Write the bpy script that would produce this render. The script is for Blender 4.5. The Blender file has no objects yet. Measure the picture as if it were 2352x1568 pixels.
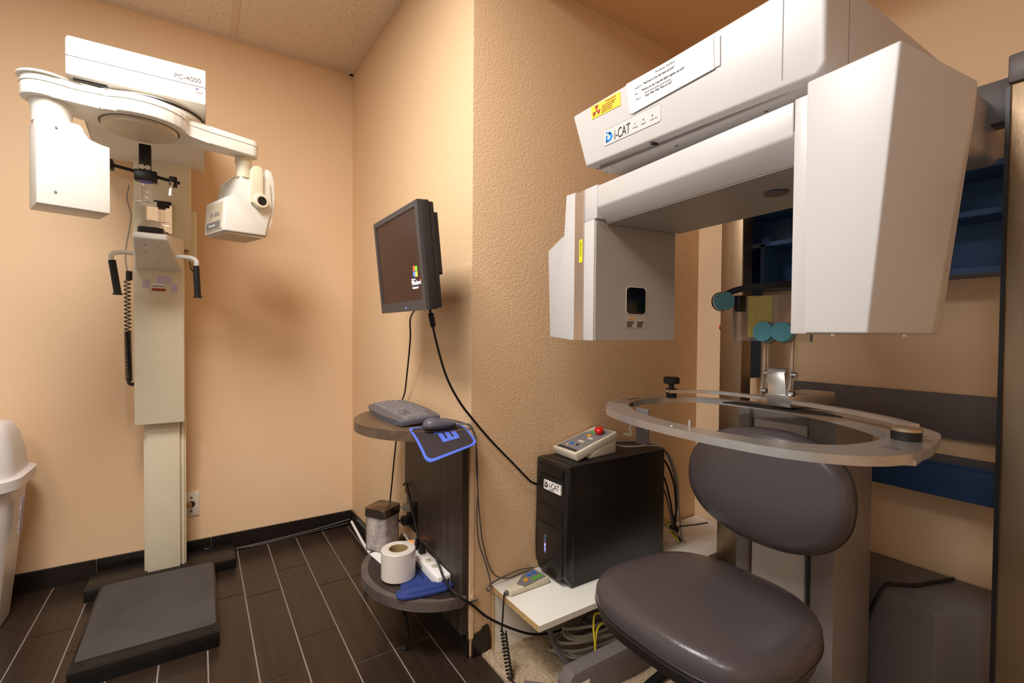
import bpy, bmesh, math, random
from mathutils import Vector, Matrix
random.seed(7)
PI = math.pi
scene = bpy.context.scene
COL = scene.collection

# ---------------------------------------------------------------- camera, world, lights, exposure
CAM_H = 1.18
YAW, PITCH, ROLL, FPX = 0.5812288, 0.0193153, 0.0083585, 1094.35
fw = Vector((math.sin(YAW)*math.cos(PITCH), math.cos(YAW)*math.cos(PITCH), -math.sin(PITCH)))
r0 = Vector((math.cos(YAW), -math.sin(YAW), 0)); u0 = r0.cross(fw)
rt = r0*math.cos(ROLL) + u0*math.sin(ROLL); up = -r0*math.sin(ROLL) + u0*math.cos(ROLL)
cam = bpy.data.cameras.new('camera'); cam.sensor_width = 36; cam.lens = FPX/2352*36; cam.clip_start = .02
camo = bpy.data.objects.new('camera', cam); COL.objects.link(camo)
camo.matrix_world = Matrix(((rt.x, up.x, -fw.x, 0), (rt.y, up.y, -fw.y, 0), (rt.z, up.z, -fw.z, CAM_H), (0, 0, 0, 1)))
scene.camera = camo
w = bpy.data.worlds.new('world'); scene.world = w; w.use_nodes = True
w.node_tree.nodes['Background'].inputs[0].default_value = (1, .97, .94, 1)
w.node_tree.nodes['Background'].inputs[1].default_value = .34
def area(name, loc, size, power, color, rot=(0, 0, 0)):
    l = bpy.data.lights.new(name, 'AREA'); l.shape = 'RECTANGLE'; l.size, l.size_y = size
    l.energy = power; l.color = color
    o = bpy.data.objects.new(name, l); COL.objects.link(o); o.location = loc; o.rotation_euler = rot
    return o
area('ceiling_light', (-.36, 1.10, 2.70), (.6, .8), 36, (1, .975, .94))
area('ceiling_light', (-1.05, -.35, 2.70), (.6, .9), 19, (1, .975, .94))
scene.view_settings.view_transform = 'Standard'
scene.view_settings.look = 'None'
scene.view_settings.gamma = 1
scene.view_settings.use_curve_mapping = False
scene.view_settings.exposure = 0.7

# ---------------------------------------------------------------- materials
def lin(c):
    return tuple(((v/255)/12.92 if v/255 <= .04045 else ((v/255+.055)/1.055)**2.4) for v in c) + (1,)
MATS = {}
def mat(name, rgb, rough=.5, metal=0, spec=.5, bump=0, bscale=200, vary=0, vscale=6, trans=0, ior=1.45, emit=None, estr=0, alpha=1, coat=0, stretch=None, detail=3):
    m = bpy.data.materials.new(name); m.use_nodes = True; nt = m.node_tree; b = nt.nodes['Principled BSDF']
    col = lin(rgb); b.inputs['Base Color'].default_value = col
    b.inputs['Roughness'].default_value = rough; b.inputs['Metallic'].default_value = metal
    b.inputs['Specular IOR Level'].default_value = spec; b.inputs['IOR'].default_value = ior
    b.inputs['Transmission Weight'].default_value = trans; b.inputs['Alpha'].default_value = alpha
    b.inputs['Coat Weight'].default_value = coat
    if emit: b.inputs['Emission Color'].default_value = lin(emit); b.inputs['Emission Strength'].default_value = estr
    tc = nt.nodes.new('ShaderNodeTexCoord'); mp = nt.nodes.new('ShaderNodeMapping')
    nt.links.new(tc.outputs['Object'], mp.inputs[0])
    if stretch: mp.inputs['Scale'].default_value = stretch
    n = nt.nodes.new('ShaderNodeTexNoise'); n.inputs['Scale'].default_value = vscale if not bump else bscale
    n.inputs['Detail'].default_value = detail; nt.links.new(mp.outputs[0], n.inputs['Vector'])
    if bump:
        bp = nt.nodes.new('ShaderNodeBump'); bp.inputs['Strength'].default_value = bump; bp.inputs['Distance'].default_value = .002
        nt.links.new(n.outputs[0], bp.inputs['Height']); nt.links.new(bp.outputs[0], b.inputs['Normal'])
    n2 = nt.nodes.new('ShaderNodeTexNoise'); n2.inputs['Scale'].default_value = vscale; n2.inputs['Detail'].default_value = 5
    nt.links.new(mp.outputs[0], n2.inputs['Vector'])
    if vary:
        cr = nt.nodes.new('ShaderNodeValToRGB')
        cr.color_ramp.elements[0].position = .3; cr.color_ramp.elements[1].position = .7
        cr.color_ramp.elements[0].color = tuple(c*(1-vary) for c in col[:3]) + (1,)
        cr.color_ramp.elements[1].color = tuple(min(1, c*(1+vary)) for c in col[:3]) + (1,)
        nt.links.new(n2.outputs[0], cr.inputs[0]); nt.links.new(cr.outputs[0], b.inputs['Base Color'])
    MATS[name] = m
    return m
wall_m = mat('wall_paint', (241, 207, 168), .55, bump=.35, bscale=170, spec=.3)
wallc_m = mat('wall_paint_textured', (234, 198, 156), .6, bump=1, bscale=150, spec=.3)
ceil_m = mat('ceiling_tile', (226, 205, 182), .9, bump=.8, bscale=120, vary=.03, vscale=90)
tbar_m = mat('ceiling_bar', (222, 200, 176), .5)
alc_m = mat('alcove_ceiling_paint', (226, 182, 130), .7, bump=.3, bscale=150)
white_m = mat('white_enamel', (232, 228, 218), .35, vary=.01)
cream_m = mat('cream_enamel', (226, 215, 188), .4, vary=.02, vscale=9)
under_m = mat('cream_plastic', (214, 200, 178), .45)
black_m = mat('black_plastic', (22, 20, 20), .35, bump=.05, bscale=400)
blackrub_m = mat('black_rubber', (16, 15, 15), .5)
dark_m = mat('dark_grey_plastic', (52, 48, 48), .45, bump=.1, bscale=500)
shell_m = mat('scanner_shell', (206, 201, 198), .38, vary=.008)
shell2_m = mat('scanner_grey_panel', (176, 168, 160), .45, vary=.01)
steel_m = mat('brushed_steel', (156, 134, 108), .32, metal=.9, bump=.15, bscale=60, stretch=(20, 20, .4), vary=.08, vscale=3)
alu_m = mat('brushed_aluminium', (196, 190, 184), .3, metal=.78, vary=.06, vscale=30)
chrome_m = mat('chrome', (220, 220, 220), .15, metal=1)
grey_m = mat('grey_enamel', (108, 100, 100), .42, vary=.02)
grey2_m = mat('grey_post_enamel', (134, 126, 123), .42, vary=.02)
blue_m = mat('blue_laminate', (40, 70, 112), .4)
blue2_m = mat('blue_laminate_lit', (58, 92, 138), .4)  # same blue laminate, lightened: the light falling on the cabinet is in the colour
vinyl_m = mat('grey_vinyl', (74, 66, 67), .27, bump=.12, bscale=260, vary=.04, vscale=5)
vinyl2_m = mat('black_vinyl', (34, 28, 26), .4)
teal_m = mat('teal_foam', (96, 160, 176), .8, bump=.15, bscale=600)
clear_m = mat('clear_acrylic', (244, 240, 236), .08, trans=.9, ior=1.3)
tape_m = mat('yellow_tape', (206, 186, 96), .5, vary=.1, vscale=40, stretch=(1, 8, 1))
wood_m = mat('dark_stained_wood', (62, 50, 42), .45, bump=.25, bscale=30, stretch=(12, 12, .8), vary=.35, vscale=4)
woodtop_m = mat('worn_brown_wood', (100, 80, 62), .42, bump=.15, bscale=30, stretch=(8, 1, 8), vary=.25, vscale=5)
woodedge_m = mat('worn_wood_edge', (92, 82, 76), .5, vary=.3, vscale=14)
basetile_m = mat('black_wall_tile', (34, 28, 25), .22, vary=.1, vscale=8)
kbd_m = mat('grey_keyboard_plastic', (88, 87, 95), .42, bump=.05, bscale=500)
key_m = mat('grey_key_plastic', (134, 129, 131), .5)
pad_m = mat('dark_fabric', (52, 42, 46), .85, bump=.2, bscale=900)
bluep_m = mat('bright_blue_print', (84, 112, 216), .7)
navy_m = mat('blue_fabric', (44, 62, 128), .75, bump=.2, bscale=800)
cordb_m = mat('black_cord', (22, 19, 18), .45)
cordg_m = mat('grey_cord', (92, 86, 84), .45)
cordl_m = mat('light_grey_cord', (148, 138, 124), .5)
cordy_m = mat('yellow_cord', (214, 190, 40), .5)
paper_m = mat('white_paper', (244, 240, 236), .6)
ink_m = mat('black_ink', (40, 36, 36), .6)
ink2_m = mat('grey_ink', (136, 132, 132), .6)
yel_m = mat('yellow_sticker', (250, 212, 66), .5)
redink_m = mat('red_ink', (160, 60, 40), .6)
logo_m = mat('logo_blue', (36, 140, 226), .5)
red_m = mat('red_plastic', (206, 26, 20), .3)
orange_m = mat('orange_button', (246, 166, 30), .45)
green_m = mat('green_button', (88, 176, 48), .45)
bluebtn_m = mat('blue_button', (24, 108, 206), .45)
ctl_m = mat('beige_plastic', (216, 206, 184), .45)
ctlp_m = mat('grey_overlay', (124, 122, 122), .5)
pc_m = mat('pc_black_steel', (20, 17, 16), .4, bump=.05, bscale=700)
pcf_m = mat('pc_black_front', (30, 27, 27), .3)
lam_m = mat('white_laminate', (240, 236, 226), .35)
chip_m = mat('particle_board', (196, 160, 108), .8, bump=.5, bscale=400, vary=.25, vscale=160)
foil_m = mat('crinkled_plastic', (216, 202, 196), .2, bump=1, bscale=45, vary=.4, vscale=32)
core_m = mat('cardboard', (168, 140, 100), .8)
film_m = mat('translucent_film', (232, 222, 212), .3, coat=.4)
screen_m = mat('lcd_screen', (40, 26, 22), .32, emit=(84, 58, 50), estr=.28)
led_m = mat('blue_light', (90, 110, 255), .4, emit=(90, 110, 255), estr=3)
ledo_m = mat('orange_light', (255, 90, 30), .4, emit=(255, 96, 30), estr=1.2)
mirror_m = mat('mirror_glass', (250, 250, 250), .02, metal=1)
binw_m = mat('white_bin_plastic', (226, 222, 222), .35)
lav_m = mat('lavender_sticker', (206, 192, 216), .5)
purple_m = mat('purple_print', (120, 110, 160), .6)
mat_m = mat('rubber_mat', (72, 68, 67), .7, bump=.8, bscale=300, vary=.18, vscale=5)
lens_m = mat('smoked_window', (10, 9, 8), .08)
wlr_m = mat('screen_red', (230, 90, 60), .5, emit=(230, 90, 60), estr=.6)
wlg_m = mat('screen_green', (120, 190, 60), .5, emit=(120, 190, 60), estr=.6)
wlb_m = mat('screen_blue', (90, 130, 230), .5, emit=(90, 130, 230), estr=.6)
wly_m = mat('screen_yellow', (240, 200, 70), .5, emit=(240, 200, 70), estr=.6)
wlw_m = mat('screen_white', (230, 230, 240), .5, emit=(220, 220, 235), estr=.6)
concrete_m = mat('broken_plaster', (176, 160, 140), .9, bump=.5, bscale=60, vary=.1, vscale=40)

def floor_mat():
    m = mat('brown_floor_tile', (50, 38, 30), .30, bump=.35, bscale=14, stretch=(9, .7, 1), vary=.22, vscale=3, detail=6)
    return m
# acoustic specks
nt = ceil_m.node_tree; vo_ = nt.nodes.new('ShaderNodeTexNoise'); vo_.inputs['Scale'].default_value = 85; vo_.inputs['Detail'].default_value = 2
cr_ = nt.nodes.new('ShaderNodeValToRGB'); cr_.color_ramp.elements[0].position = .33; cr_.color_ramp.elements[1].position = .37
cr_.color_ramp.elements[0].color = lin((186, 160, 134)); cr_.color_ramp.elements[1].color = lin((232, 214, 192))
tc_ = nt.nodes.new('ShaderNodeTexCoord'); nt.links.new(tc_.outputs['Object'], vo_.inputs['Vector']); nt.links.new(vo_.outputs[0], cr_.inputs[0]); nt.links.new(cr_.outputs[0], nt.nodes['Principled BSDF'].inputs['Base Color'])
tile_m = floor_mat()
for n_ in wallc_m.node_tree.nodes:
    if n_.type == 'BUMP': n_.inputs['Distance'].default_value = .0024
grout_m = mat('grey_grout', (146, 134, 126), .85, vary=.1, vscale=30)
carpet_m = mat('beige_carpet', (176, 154, 126), .95, bump=1, bscale=220, vary=.3, vscale=120)

# ---------------------------------------------------------------- mesh helpers
def T(x, y, z): return Matrix.Translation((x, y, z))
def RX(a): return Matrix.Rotation(a, 4, 'X')
def RY(a): return Matrix.Rotation(a, 4, 'Y')
def RZ(a): return Matrix.Rotation(a, 4, 'Z')
def frame(o, ex, ey, ez=None):
    ex = Vector(ex).normalized(); ey = Vector(ey).normalized(); ez = Vector(ez) if ez else ex.cross(ey)
    ez.normalize()
    return Matrix(((ex.x, ey.x, ez.x, o[0]), (ex.y, ey.y, ez.y, o[1]), (ex.z, ey.z, ez.z, o[2]), (0, 0, 0, 1)))
I4 = Matrix.Identity(4)
class MB:
    """collects shapes in world coordinates"""
    def __init__(s): s.bm = bmesh.new(); s.mi = 0
    def _new(s, vs, fs, M=I4):
        v = [s.bm.verts.new(M @ Vector(p)) for p in vs]; out = []
        for f in fs:
            try:
                fc = s.bm.faces.new([v[i] for i in f]); fc.material_index = s.mi; out.append(fc)
            except ValueError: pass
        return v, out
    def box(s, x0, x1, y0, y1, z0, z1, M=I4, bev=0, seg=2):
        vs = [(x, y, z) for z in (z0, z1) for y in (y0, y1) for x in (x0, x1)]
        fs = [(0, 2, 3, 1), (4, 5, 7, 6), (0, 1, 5, 4), (2, 6, 7, 3), (0, 4, 6, 2), (1, 3, 7, 5)]
        v, f = s._new(vs, fs, M)
        if bev: s.bevel(f, bev, seg)
        return s
    def bevel(s, f, bev, seg=2):
        es = list({e for fc in f for e in fc.edges})
        bmesh.ops.bevel(s.bm, geom=es, offset=bev, segments=seg, affect='EDGES', profile=.5, clamp_overlap=True)
    def hexa(s, p, M=I4, bev=0, seg=2):
        """8 points: bottom ring of four, top ring of four"""
        v, f = s._new(p, [(3, 2, 1, 0), (4, 5, 6, 7), (0, 1, 5, 4), (1, 2, 6, 5), (2, 3, 7, 6), (3, 0, 4, 7)], M)
        if bev: s.bevel(f, bev, seg)
        return s
    def prism(s, poly, d0, d1, M=I4, bev=0, seg=2, scale1=1, c=None):
        """polygon in local xy, extruded along local z"""
        n = len(poly)
        if c is None: c = (sum(p[0] for p in poly)/n, sum(p[1] for p in poly)/n)
        vs = [(x, y, d0) for x, y in poly] + [(c[0]+(x-c[0])*scale1, c[1]+(y-c[1])*scale1, d1) for x, y in poly]
        fs = [tuple(range(n-1, -1, -1)), tuple(range(n, 2*n))] + [(i, (i+1) % n, n+(i+1) % n, n+i) for i in range(n)]
        v, f = s._new(vs, fs, M)
        if bev: s.bevel(f, bev, seg)
        return s
    def loft(s, rings, M=I4, caps=True, closed=True):
        n = len(rings[0]); vs = [p for r in rings for p in r]; fs = []
        for k in range(len(rings)-1):
            for i in range(n if closed else n-1):
                j = (i+1) % n; fs.append((k*n+i, k*n+j, (k+1)*n+j, (k+1)*n+i))
        if caps: fs += [tuple(range(n-1, -1, -1)), tuple((len(rings)-1)*n+i for i in range(n))]
        s._new(vs, fs, M); return s
    def cyl(s, r, z0, z1, M=I4, n=32, r1=None, bev=0):
        r1 = r if r1 is None else r1
        if bev:
            prof = [(r-bev, z0), (r, z0+bev), (r1, z1-bev), (r1-bev, z1)]
        else: prof = [(r, z0), (r1, z1)]
        return s.lathe(prof, M, n)
    def lathe(s, prof, M=I4, n=32, caps=True):
        rings = [[(r*math.cos(2*PI*i/n), r*math.sin(2*PI*i/n), z) for i in range(n)] for r, z in prof]
        return s.loft(rings, M, caps)
    def tube(s, pts, r, n=8, smooth=6, M=I4, flat=None):
        P = spline(pts, smooth) if smooth else [Vector(p) for p in pts]
        rings = []; nrm = None
        for i, p in enumerate(P):
            t = (P[min(i+1, len(P)-1)] - P[max(i-1, 0)]).normalized()
            if nrm is None:
                a = Vector((0, 0, 1)) if abs(t.z) < .9 else Vector((1, 0, 0)); nrm = t.cross(a).normalized()
            else:
                nrm = (nrm - t*nrm.dot(t))
                if nrm.length < 1e-6: nrm = t.orthogonal()
                nrm.normalize()
            b = t.cross(nrm)
            ra, rb = (r, r) if flat is None else (r, flat)
            rings.append([p + nrm*ra*math.cos(2*PI*k/n) + b*rb*math.sin(2*PI*k/n) for k in range(n)])
        return s.loft(rings, M)
def spline(pts, sub=6):
    P = [Vector(p) for p in pts]
    if len(P) < 3: return P
    Q = [P[0]*2-P[1]] + P + [P[-1]*2-P[-2]]; out = []
    for i in range(1, len(Q)-2):
        a, b, c, d = Q[i-1:i+3]
        for k in range(sub):
            t = k/sub
            out.append(.5*((2*b)+(c-a)*t+(2*a-5*b+4*c-d)*t*t+(3*b-a-3*c+d)*t**3))
    out.append(P[-1]); return out
def helix(pts, R, turns, n=10):
    """coil winding round a path"""
    P = spline(pts, 12); L = [0]
    for a, b in zip(P, P[1:]): L.append(L[-1]+(b-a).length)
    out = []; N = int(turns*n)
    for k in range(N+1):
        s_ = L[-1]*k/N; i = 0
        while i < len(L)-2 and L[i+1] < s_: i += 1
        f = (s_-L[i])/max(1e-9, L[i+1]-L[i]); p = P[i].lerp(P[i+1], f); t = (P[i+1]-P[i]).normalized()
        a = t.cross(Vector((0, 1, 0))).normalized(); b = t.cross(a)
        th = 2*PI*k/n; out.append(p + a*R*math.cos(th) + b*R*math.sin(th))
    return out
def wloc(o):
    v = Vector((0, 0, 0))
    while o: v += Vector(o.location); o = o.parent
    return v
def obj(name, mb, m, parent=None, label=None, cat=None, group=None, kind=None, smooth=35, origin=None):
    bm = mb.bm
    bmesh.ops.recalc_face_normals(bm, faces=bm.faces)
    if parent is None:
        if origin is None:
            xs = [v.co for v in bm.verts]
            origin = Vector(((min(v.x for v in xs)+max(v.x for v in xs))/2, (min(v.y for v in xs)+max(v.y for v in xs))/2, min(v.z for v in xs)))
        off = Vector(origin)
    else: off = wloc(parent)
    bmesh.ops.translate(bm, verts=bm.verts, vec=-off)
    me = bpy.data.meshes.new(name); bm.to_mesh(me); bm.free()
    for mm in (m if isinstance(m, (list, tuple)) else [m]): me.materials.append(mm)
    for p in me.polygons: p.use_smooth = True
    me.set_sharp_from_angle(angle=math.radians(smooth))
    o = bpy.data.objects.new(name, me); COL.objects.link(o)
    if parent is None: o.location = off
    else: o.parent = parent
    tag(o, label, cat, group, kind); return o
def tag(o, label=None, cat=None, group=None, kind=None):
    if label: o['label'] = label
    if cat: o['category'] = cat
    if group: o['group'] = group
    if kind: o['kind'] = kind
    return o
def thing(name, label, cat, loc, group=None):
    o = bpy.data.objects.new(name, None); COL.objects.link(o); o.location = loc; o.empty_display_size = .05
    return tag(o, label, cat, group)
def struct(name, mb, m, smooth=35): return obj(name, mb, m, kind='structure', smooth=smooth)
def text(name, body, size, M, m, parent, align='LEFT', ext=.0004, shear=0, sx=1, bold=0, group=None, label=None):
    c = bpy.data.curves.new(name, 'FONT'); c.body = body; c.size = size; c.align_x = align; c.extrude = ext; c.shear = shear; c.offset = bold
    to = bpy.data.objects.new('tmp', c); COL.objects.link(to)
    bpy.context.view_layer.update()
    me = bpy.data.meshes.new_from_object(to.evaluated_get(bpy.context.evaluated_depsgraph_get()))
    bpy.data.objects.remove(to); bpy.data.curves.remove(c)
    me.transform(Matrix.Diagonal((sx, 1, 1, 1))); me.transform(M); me.name = name
    off = wloc(parent); me.transform(T(-off.x, -off.y, -off.z))
    me.materials.clear(); me.materials.append(m)
    o = bpy.data.objects.new(name, me); COL.objects.link(o); o.parent = parent
    if label: o['label'] = label
    return o
def rrect(w, h, r, n=6, cx=0, cy=0):
    out = []
    for (sx, sy, a0) in ((1, 1, 0), (-1, 1, 90), (-1, -1, 180), (1, -1, 270)):
        for k in range(n+1):
            a = math.radians(a0+90*k/n)
            out.append((cx+sx*(w/2-r)+r*math.cos(a), cy+sy*(h/2-r)+r*math.sin(a)))
    return out
def sellipse(a, b, e=2.5, n=64, cx=0, cy=0):
    out = []
    for k in range(n):
        t = 2*PI*k/n; c, s = math.cos(t), math.sin(t)
        out.append((cx+a*math.copysign(abs(c)**(2/e), c), cy+b*math.copysign(abs(s)**(2/e), s)))
    return out

# ---------------------------------------------------------------- the room
XB0, XB1, YA, YC, XD = .778, .815, 2.95, 1.505, 2.13
HC, HA = 2.72, 2.53
struct('wall_back', MB().box(-2.4, .9, YA, YA+.12, 0, 2.8), wall_m)
struct('wall_partition', MB().prism([(XB1, YC), (XD+.1, YC+.012), (XD+.1, YA+.1), (XB0, YA+.1), (XB0, YA)], 0, 2.8, bev=.004), wallc_m)
struct('wall_right', MB().box(XD, XD+.12, -1.9, YC+.02, 0, 2.8), wall_m)
struct('wall_front', MB().box(-2.4, XD+.1, -2.02, -1.9, 0, 2.8), wall_m)
# floor: grout bed with separate porcelain planks pressed in
f = MB(); f.box(-2.4, .86, -1.9, YA, -.05, -.003); f.mi = 1
j0 = {0: 2.424, 1: 2.377, 2: 2.56, 3: 2.31, 4: 2.31, -1: 1.964, -4: 2.5, -3: 2.31, -2: 2.19, 5: 2.5}
for k in range(-17, 6):
    x0 = .022+.145*k; x1 = min(x0+.145, .86); y = j0.get(k, 2.0+.61*random.random())
    while y > -1.9: y -= .615
    while y < YA:
        f.box(max(x0, -2.4)+.0027, x1-.0027, max(y, -1.9)+.0027, min(y+.615, YA)-.0027, -.02, 0); y += .615
struct('floor', f, [grout_m, tile_m])
cp = MB(); nx, ny = 130, 150; X0, X1, Y0, Y1 = .86, 2.13, -.3, YC
vs = []
for j in range(ny+1):
    for i in range(nx+1):
        vs.append((X0+(X1-X0)*i/nx, Y0+(Y1-Y0)*j/ny, .004+random.random()*.006))
cp._new(vs, [(j*(nx+1)+i, j*(nx+1)+i+1, (j+1)*(nx+1)+i+1, (j+1)*(nx+1)+i) for j in range(ny) for i in range(nx)])
cp.box(X0, XD, -1.9, YC, -.05, .004)
struct('carpet', cp, carpet_m)
struct('ceiling', MB().box(-2.4, .9, -1.9, YA+.1, HC, HC+.05), ceil_m)
struct('ceiling', MB().box(.84, XD+.1, -1.9, YC+.05, HA, HA+.24), alc_m)
g = MB()
for x in (-1.66, -1.05, -.44, .155): g.box(x-.014, x+.014, -1.9, YA, HC-.003, HC+.01)
for y in (2.17, 1.56, .95, .34, -.27): g.box(-2.4, .8, y-.012, y+.012, HC-.0035, HC+.01)
g.box(-2.4, .8, YA-.022, YA, HC-.012, HC+.01); g.hexa([(XB0-.022, YA, HC-.012), (XB0+.002, YA, HC-.012), (XB1+.002, YC, HC-.012), (XB1-.022, YC, HC-.012)] + [(XB0-.022, YA, HC+.01), (XB0+.002, YA, HC+.01), (XB1+.002, YC, HC+.01), (XB1-.022, YC, HC+.01)])
struct('trim_ceiling', g, tbar_m)
b = MB()
x = -2.28
for x1 in (-1.8, -1.35, -.87, -.41, .05, .42, XB0): b.box(x+.001, x1-.001, YA-.011, YA, 0, .09, bev=.0015, seg=1); x = x1
struct('baseboard_back', b, basetile_m)
b = MB()
def bx(y): return XB0+(XB1-XB0)*(YA-y)/(YA-YC)
yy = YA-.012
for y1 in (2.55, 2.1, 1.68, YC): b.hexa([(bx(yy)-.011, yy, 0), (bx(yy), yy, 0), (bx(y1), y1+.001, 0), (bx(y1)-.011, y1+.001, 0)] + [(bx(yy)-.011, yy, .09), (bx(yy), yy, .09), (bx(y1), y1+.001, .09), (bx(y1)-.011, y1+.001, .09)], bev=.0015, seg=1); yy = y1
b.prism([(.822, 0), (.902, 0), (.895, .07), (.889, .10), (.87, .098), (.86, .085), (.835, .08), (.823, .05)], 0, .012, frame((0, YC, 0), (1, 0, 0), (0, 0, 1)))
struct('baseboard_partition', b, basetile_m)
struct('trim_corner', MB().box(XB1-.003, XB1+.012, YC-.006, YC+.002, .07, .68), wall_m)

# ---------------------------------------------------------------- panoramic x-ray machine
t = thing('panoramic_xray_machine', 'tall white panoramic x-ray machine with cream column against the peach wall', 'x-ray machine', (-.15, 2.78, 0))
obj('floor_bar', MB().box(-.42, .15, 2.70, 2.90, 0, .05, bev=.004), black_m, t)
pf = obj('standing_platform', MB().box(-.365, .06, 2.06, 2.70, 0, .058, bev=.004).box(-.355, .05, 2.07, 2.69, .056, .06, bev=.002), black_m, t)
obj('mat', MB().prism(rrect(.405, .575, .012, cx=-.152, cy=2.402), .058, .0635, bev=.001, seg=1), mat_m, pf, label='scuffed grey rubber mat')
for x, y in ((-.335, 2.095), (.03, 2.095)): obj('screw', MB().cyl(.007, .06, .062, T(x, y, 0), 12), blackrub_m, pf)
c = MB(); c.box(-.217, -.055, 2.775, 2.86, .05, .76, bev=.003); c.box(-.204, -.078, 2.755, 2.80, .05, .76, bev=.002); c.box(-.071, -.062, 2.765, 2.80, .05, .74, bev=.002)
obj('column', c, cream_m, t)
obj('sleeve', MB().box(-.243, -.058, 2.70, 2.87, .748, 1.60, bev=.004), cream_m, t)
obj('back_panel', MB().box(-.245, -.03, 2.75, 2.88, 1.56, 2.03, bev=.004).box(-.25, -.225, 2.765, 2.84, 1.56, 1.77, bev=.008).box(-.045, -.008, 2.765, 2.86, 1.50, 1.75, bev=.008), cream_m, t)
# head housing
hp = [(2.20, 2.045), (2.20, 2.165), (2.225, 2.188), (2.86, 2.188), (2.86, 1.96), (2.74, 1.955), (2.42, 2.035)]
h = MB(); h.prism([(y, z) for y, z in hp], -.377, .026, frame((0, 0, 0), (0, 1, 0), (0, 0, 1)), bev=.006, seg=2)
hh = obj('head_housing', h, white_m, t)
obj('seam', MB().box(-.3775, .0265, 2.1985, 2.2005, 2.108, 2.1095), ink2_m, hh)
FH = frame((0, 2.1985, 0), (1, 0, 0), (0, 0, 1))
text('lettering', 'PC-4000', .024, FH @ T(-.075, 2.122, -.0) , ctlp_m, hh, sx=1.0, label='grey lettering')
fl = MB(); fl.mi = 0; fl.box(-.008, .014, 2.197, 2.2, 2.085, 2.10); fl.mi = 1; fl.box(-.008, .001, 2.1965, 2.2, 2.093, 2.10)
obj('sticker', fl, [mat('pale_pink', (232, 190, 190)), purple_m], hh)
obj('vent', MB().box(-.36, -.27, 2.22, 2.26, 2.035, 2.0445), dark_m, hh)
# rotating arm (plan outline in its own frame: t along, s across)
A18 = math.radians(18); C0 = (-.168, 2.12)
FA = frame((C0[0], C0[1], 0), (math.cos(A18), math.sin(A18), 0), (-math.sin(A18), math.cos(A18), 0))
def armplan(gr=0):
    o = []
    for k in range(13): a = PI/2+PI*k/12; o.append((-.235+(.062+gr)*math.cos(a), .0+(.062+gr)*math.sin(a)))
    o += [(-.17, -.065-gr), (-.125, -.085-gr)]
    for k in range(9): a = math.radians(218+104*k/8); o.append((0+(.14+gr)*math.cos(a), .0+(.14+gr)*math.sin(a)))
    o += [(.13, -.055-gr), (.20, -.042-gr)]
    for k in range(9): a = math.radians(-80+160*k/8); o.append((.355+(.035+gr)*math.cos(a), (.036+gr)*math.sin(a)))
    o += [(.20, .042+gr), (.13, .06+gr)]
    for k in range(9): a = math.radians(38+104*k/8); o.append(((.14+gr)*math.cos(a), (.14+gr)*math.sin(a)))
    o += [(-.125, .085+gr), (-.17, .065+gr)]
    return o
a = MB(); a.prism(armplan(), 1.882, 1.947, FA, bev=.006, seg=3); a.prism(armplan(.002), 1.925, 1.927, FA)
ra = obj('rotating_arm', a, white_m, t)
obj('end_cap', MB().prism([(-.235+.07*math.cos(x*PI/12), .07*math.sin(x*PI/12)) for x in range(24)] , 1.945, 1.953, FA, bev=.003), white_m, ra)
obj('turntable', MB().cyl(.16, 1.947, 1.99, T(-.165, 2.30, 0), 64, bev=.006).cyl(.178, 1.985, 2.045, T(-.16, 2.385, 0), 64, bev=.01), white_m, t)
obj('gap_ring', MB().cyl(.182, 2.026, 2.033, T(-.16, 2.385, 0), 64), blackrub_m, t)
obj('centre_plate', MB().lathe([(.085, 1.862), (.105, 1.868), (.108, 1.884)], FA, 64), under_m, t)
obj('gap_ring', MB().lathe([(.113, 1.8815), (.113, 1.885)], FA, 64), dark_m, t)
# film box
fb = MB(); fb.prism([(-.268, 1.558), (-.094, 1.558), (-.094, 1.775), (-.135, 1.777), (-.15, 1.783), (-.158, 1.81), (-.168, 1.824), (-.268, 1.824)], -.09, .05, frame((C0[0], C0[1], 0), FA.col[0][:3], (0, 0, 1)) @ T(0, 0, 0), bev=.004)
fbo = obj('film_box', fb, white_m, ra)
obj('neck', MB().lathe([(.047, 1.815), (.047, 1.84), (.052, 1.885)], FA @ T(-.225, 0, 0), 32), white_m, fbo)
for tt, zz in ((-.223, 1.797), (-.226, 1.60)): obj('screw', MB().cyl(.0035, -.001, .003, FA @ T(tt, -.05, zz) @ RX(PI/2), 12), ink2_m, fbo)
# tube head
FT = frame((C0[0], C0[1], 0), FA.col[0][:3], (0, 0, 1))      # local x along arm, y up, z = across towards camera
th = MB()
prof = [(.262, 1.572), (.27, 1.705), (.315, 1.728), (.325, 1.80), (.36, 1.838), (.40, 1.842), (.445, 1.80), (.452, 1.70), (.425, 1.575)]
th.prism(prof, -.20, .0, FT, bev=.006, seg=3)
tho = obj('tube_head', th, white_m, ra)
obj('rear_cover', MB().prism([(.425, 1.57), (.43, 1.86), (.455, 1.855), (.468, 1.81), (.472, 1.74), (.455, 1.64), (.437, 1.575)], -.17, -.01, FT, bev=.008, seg=3), white_m, tho)
obj('underside', MB().prism([(.275, -.19), (.42, -.19), (.42, -.01), (.275, -.01)], 1.566, 1.573, frame((C0[0], C0[1], 0), FA.col[0][:3], (math.sin(A18), -math.cos(A18), 0), (0, 0, 1))), under_m, tho)
PN = frame((C0[0]+.262*math.cos(A18), C0[1]+.262*math.sin(A18), 1.572), (math.sin(A18), -math.cos(A18), 0), (.06*math.cos(A18), .06*math.sin(A18), 1)) @ T(0, 0, .001)
lp = obj('label_plate', MB().box(-.175, -.015, .012, .118, -.004, .002, PN), under_m, tho)
text('lettering', 'PC-4000', .024, PN @ T(-.135, .065, .0025) , ink2_m, lp, sx=1.1)
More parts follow.
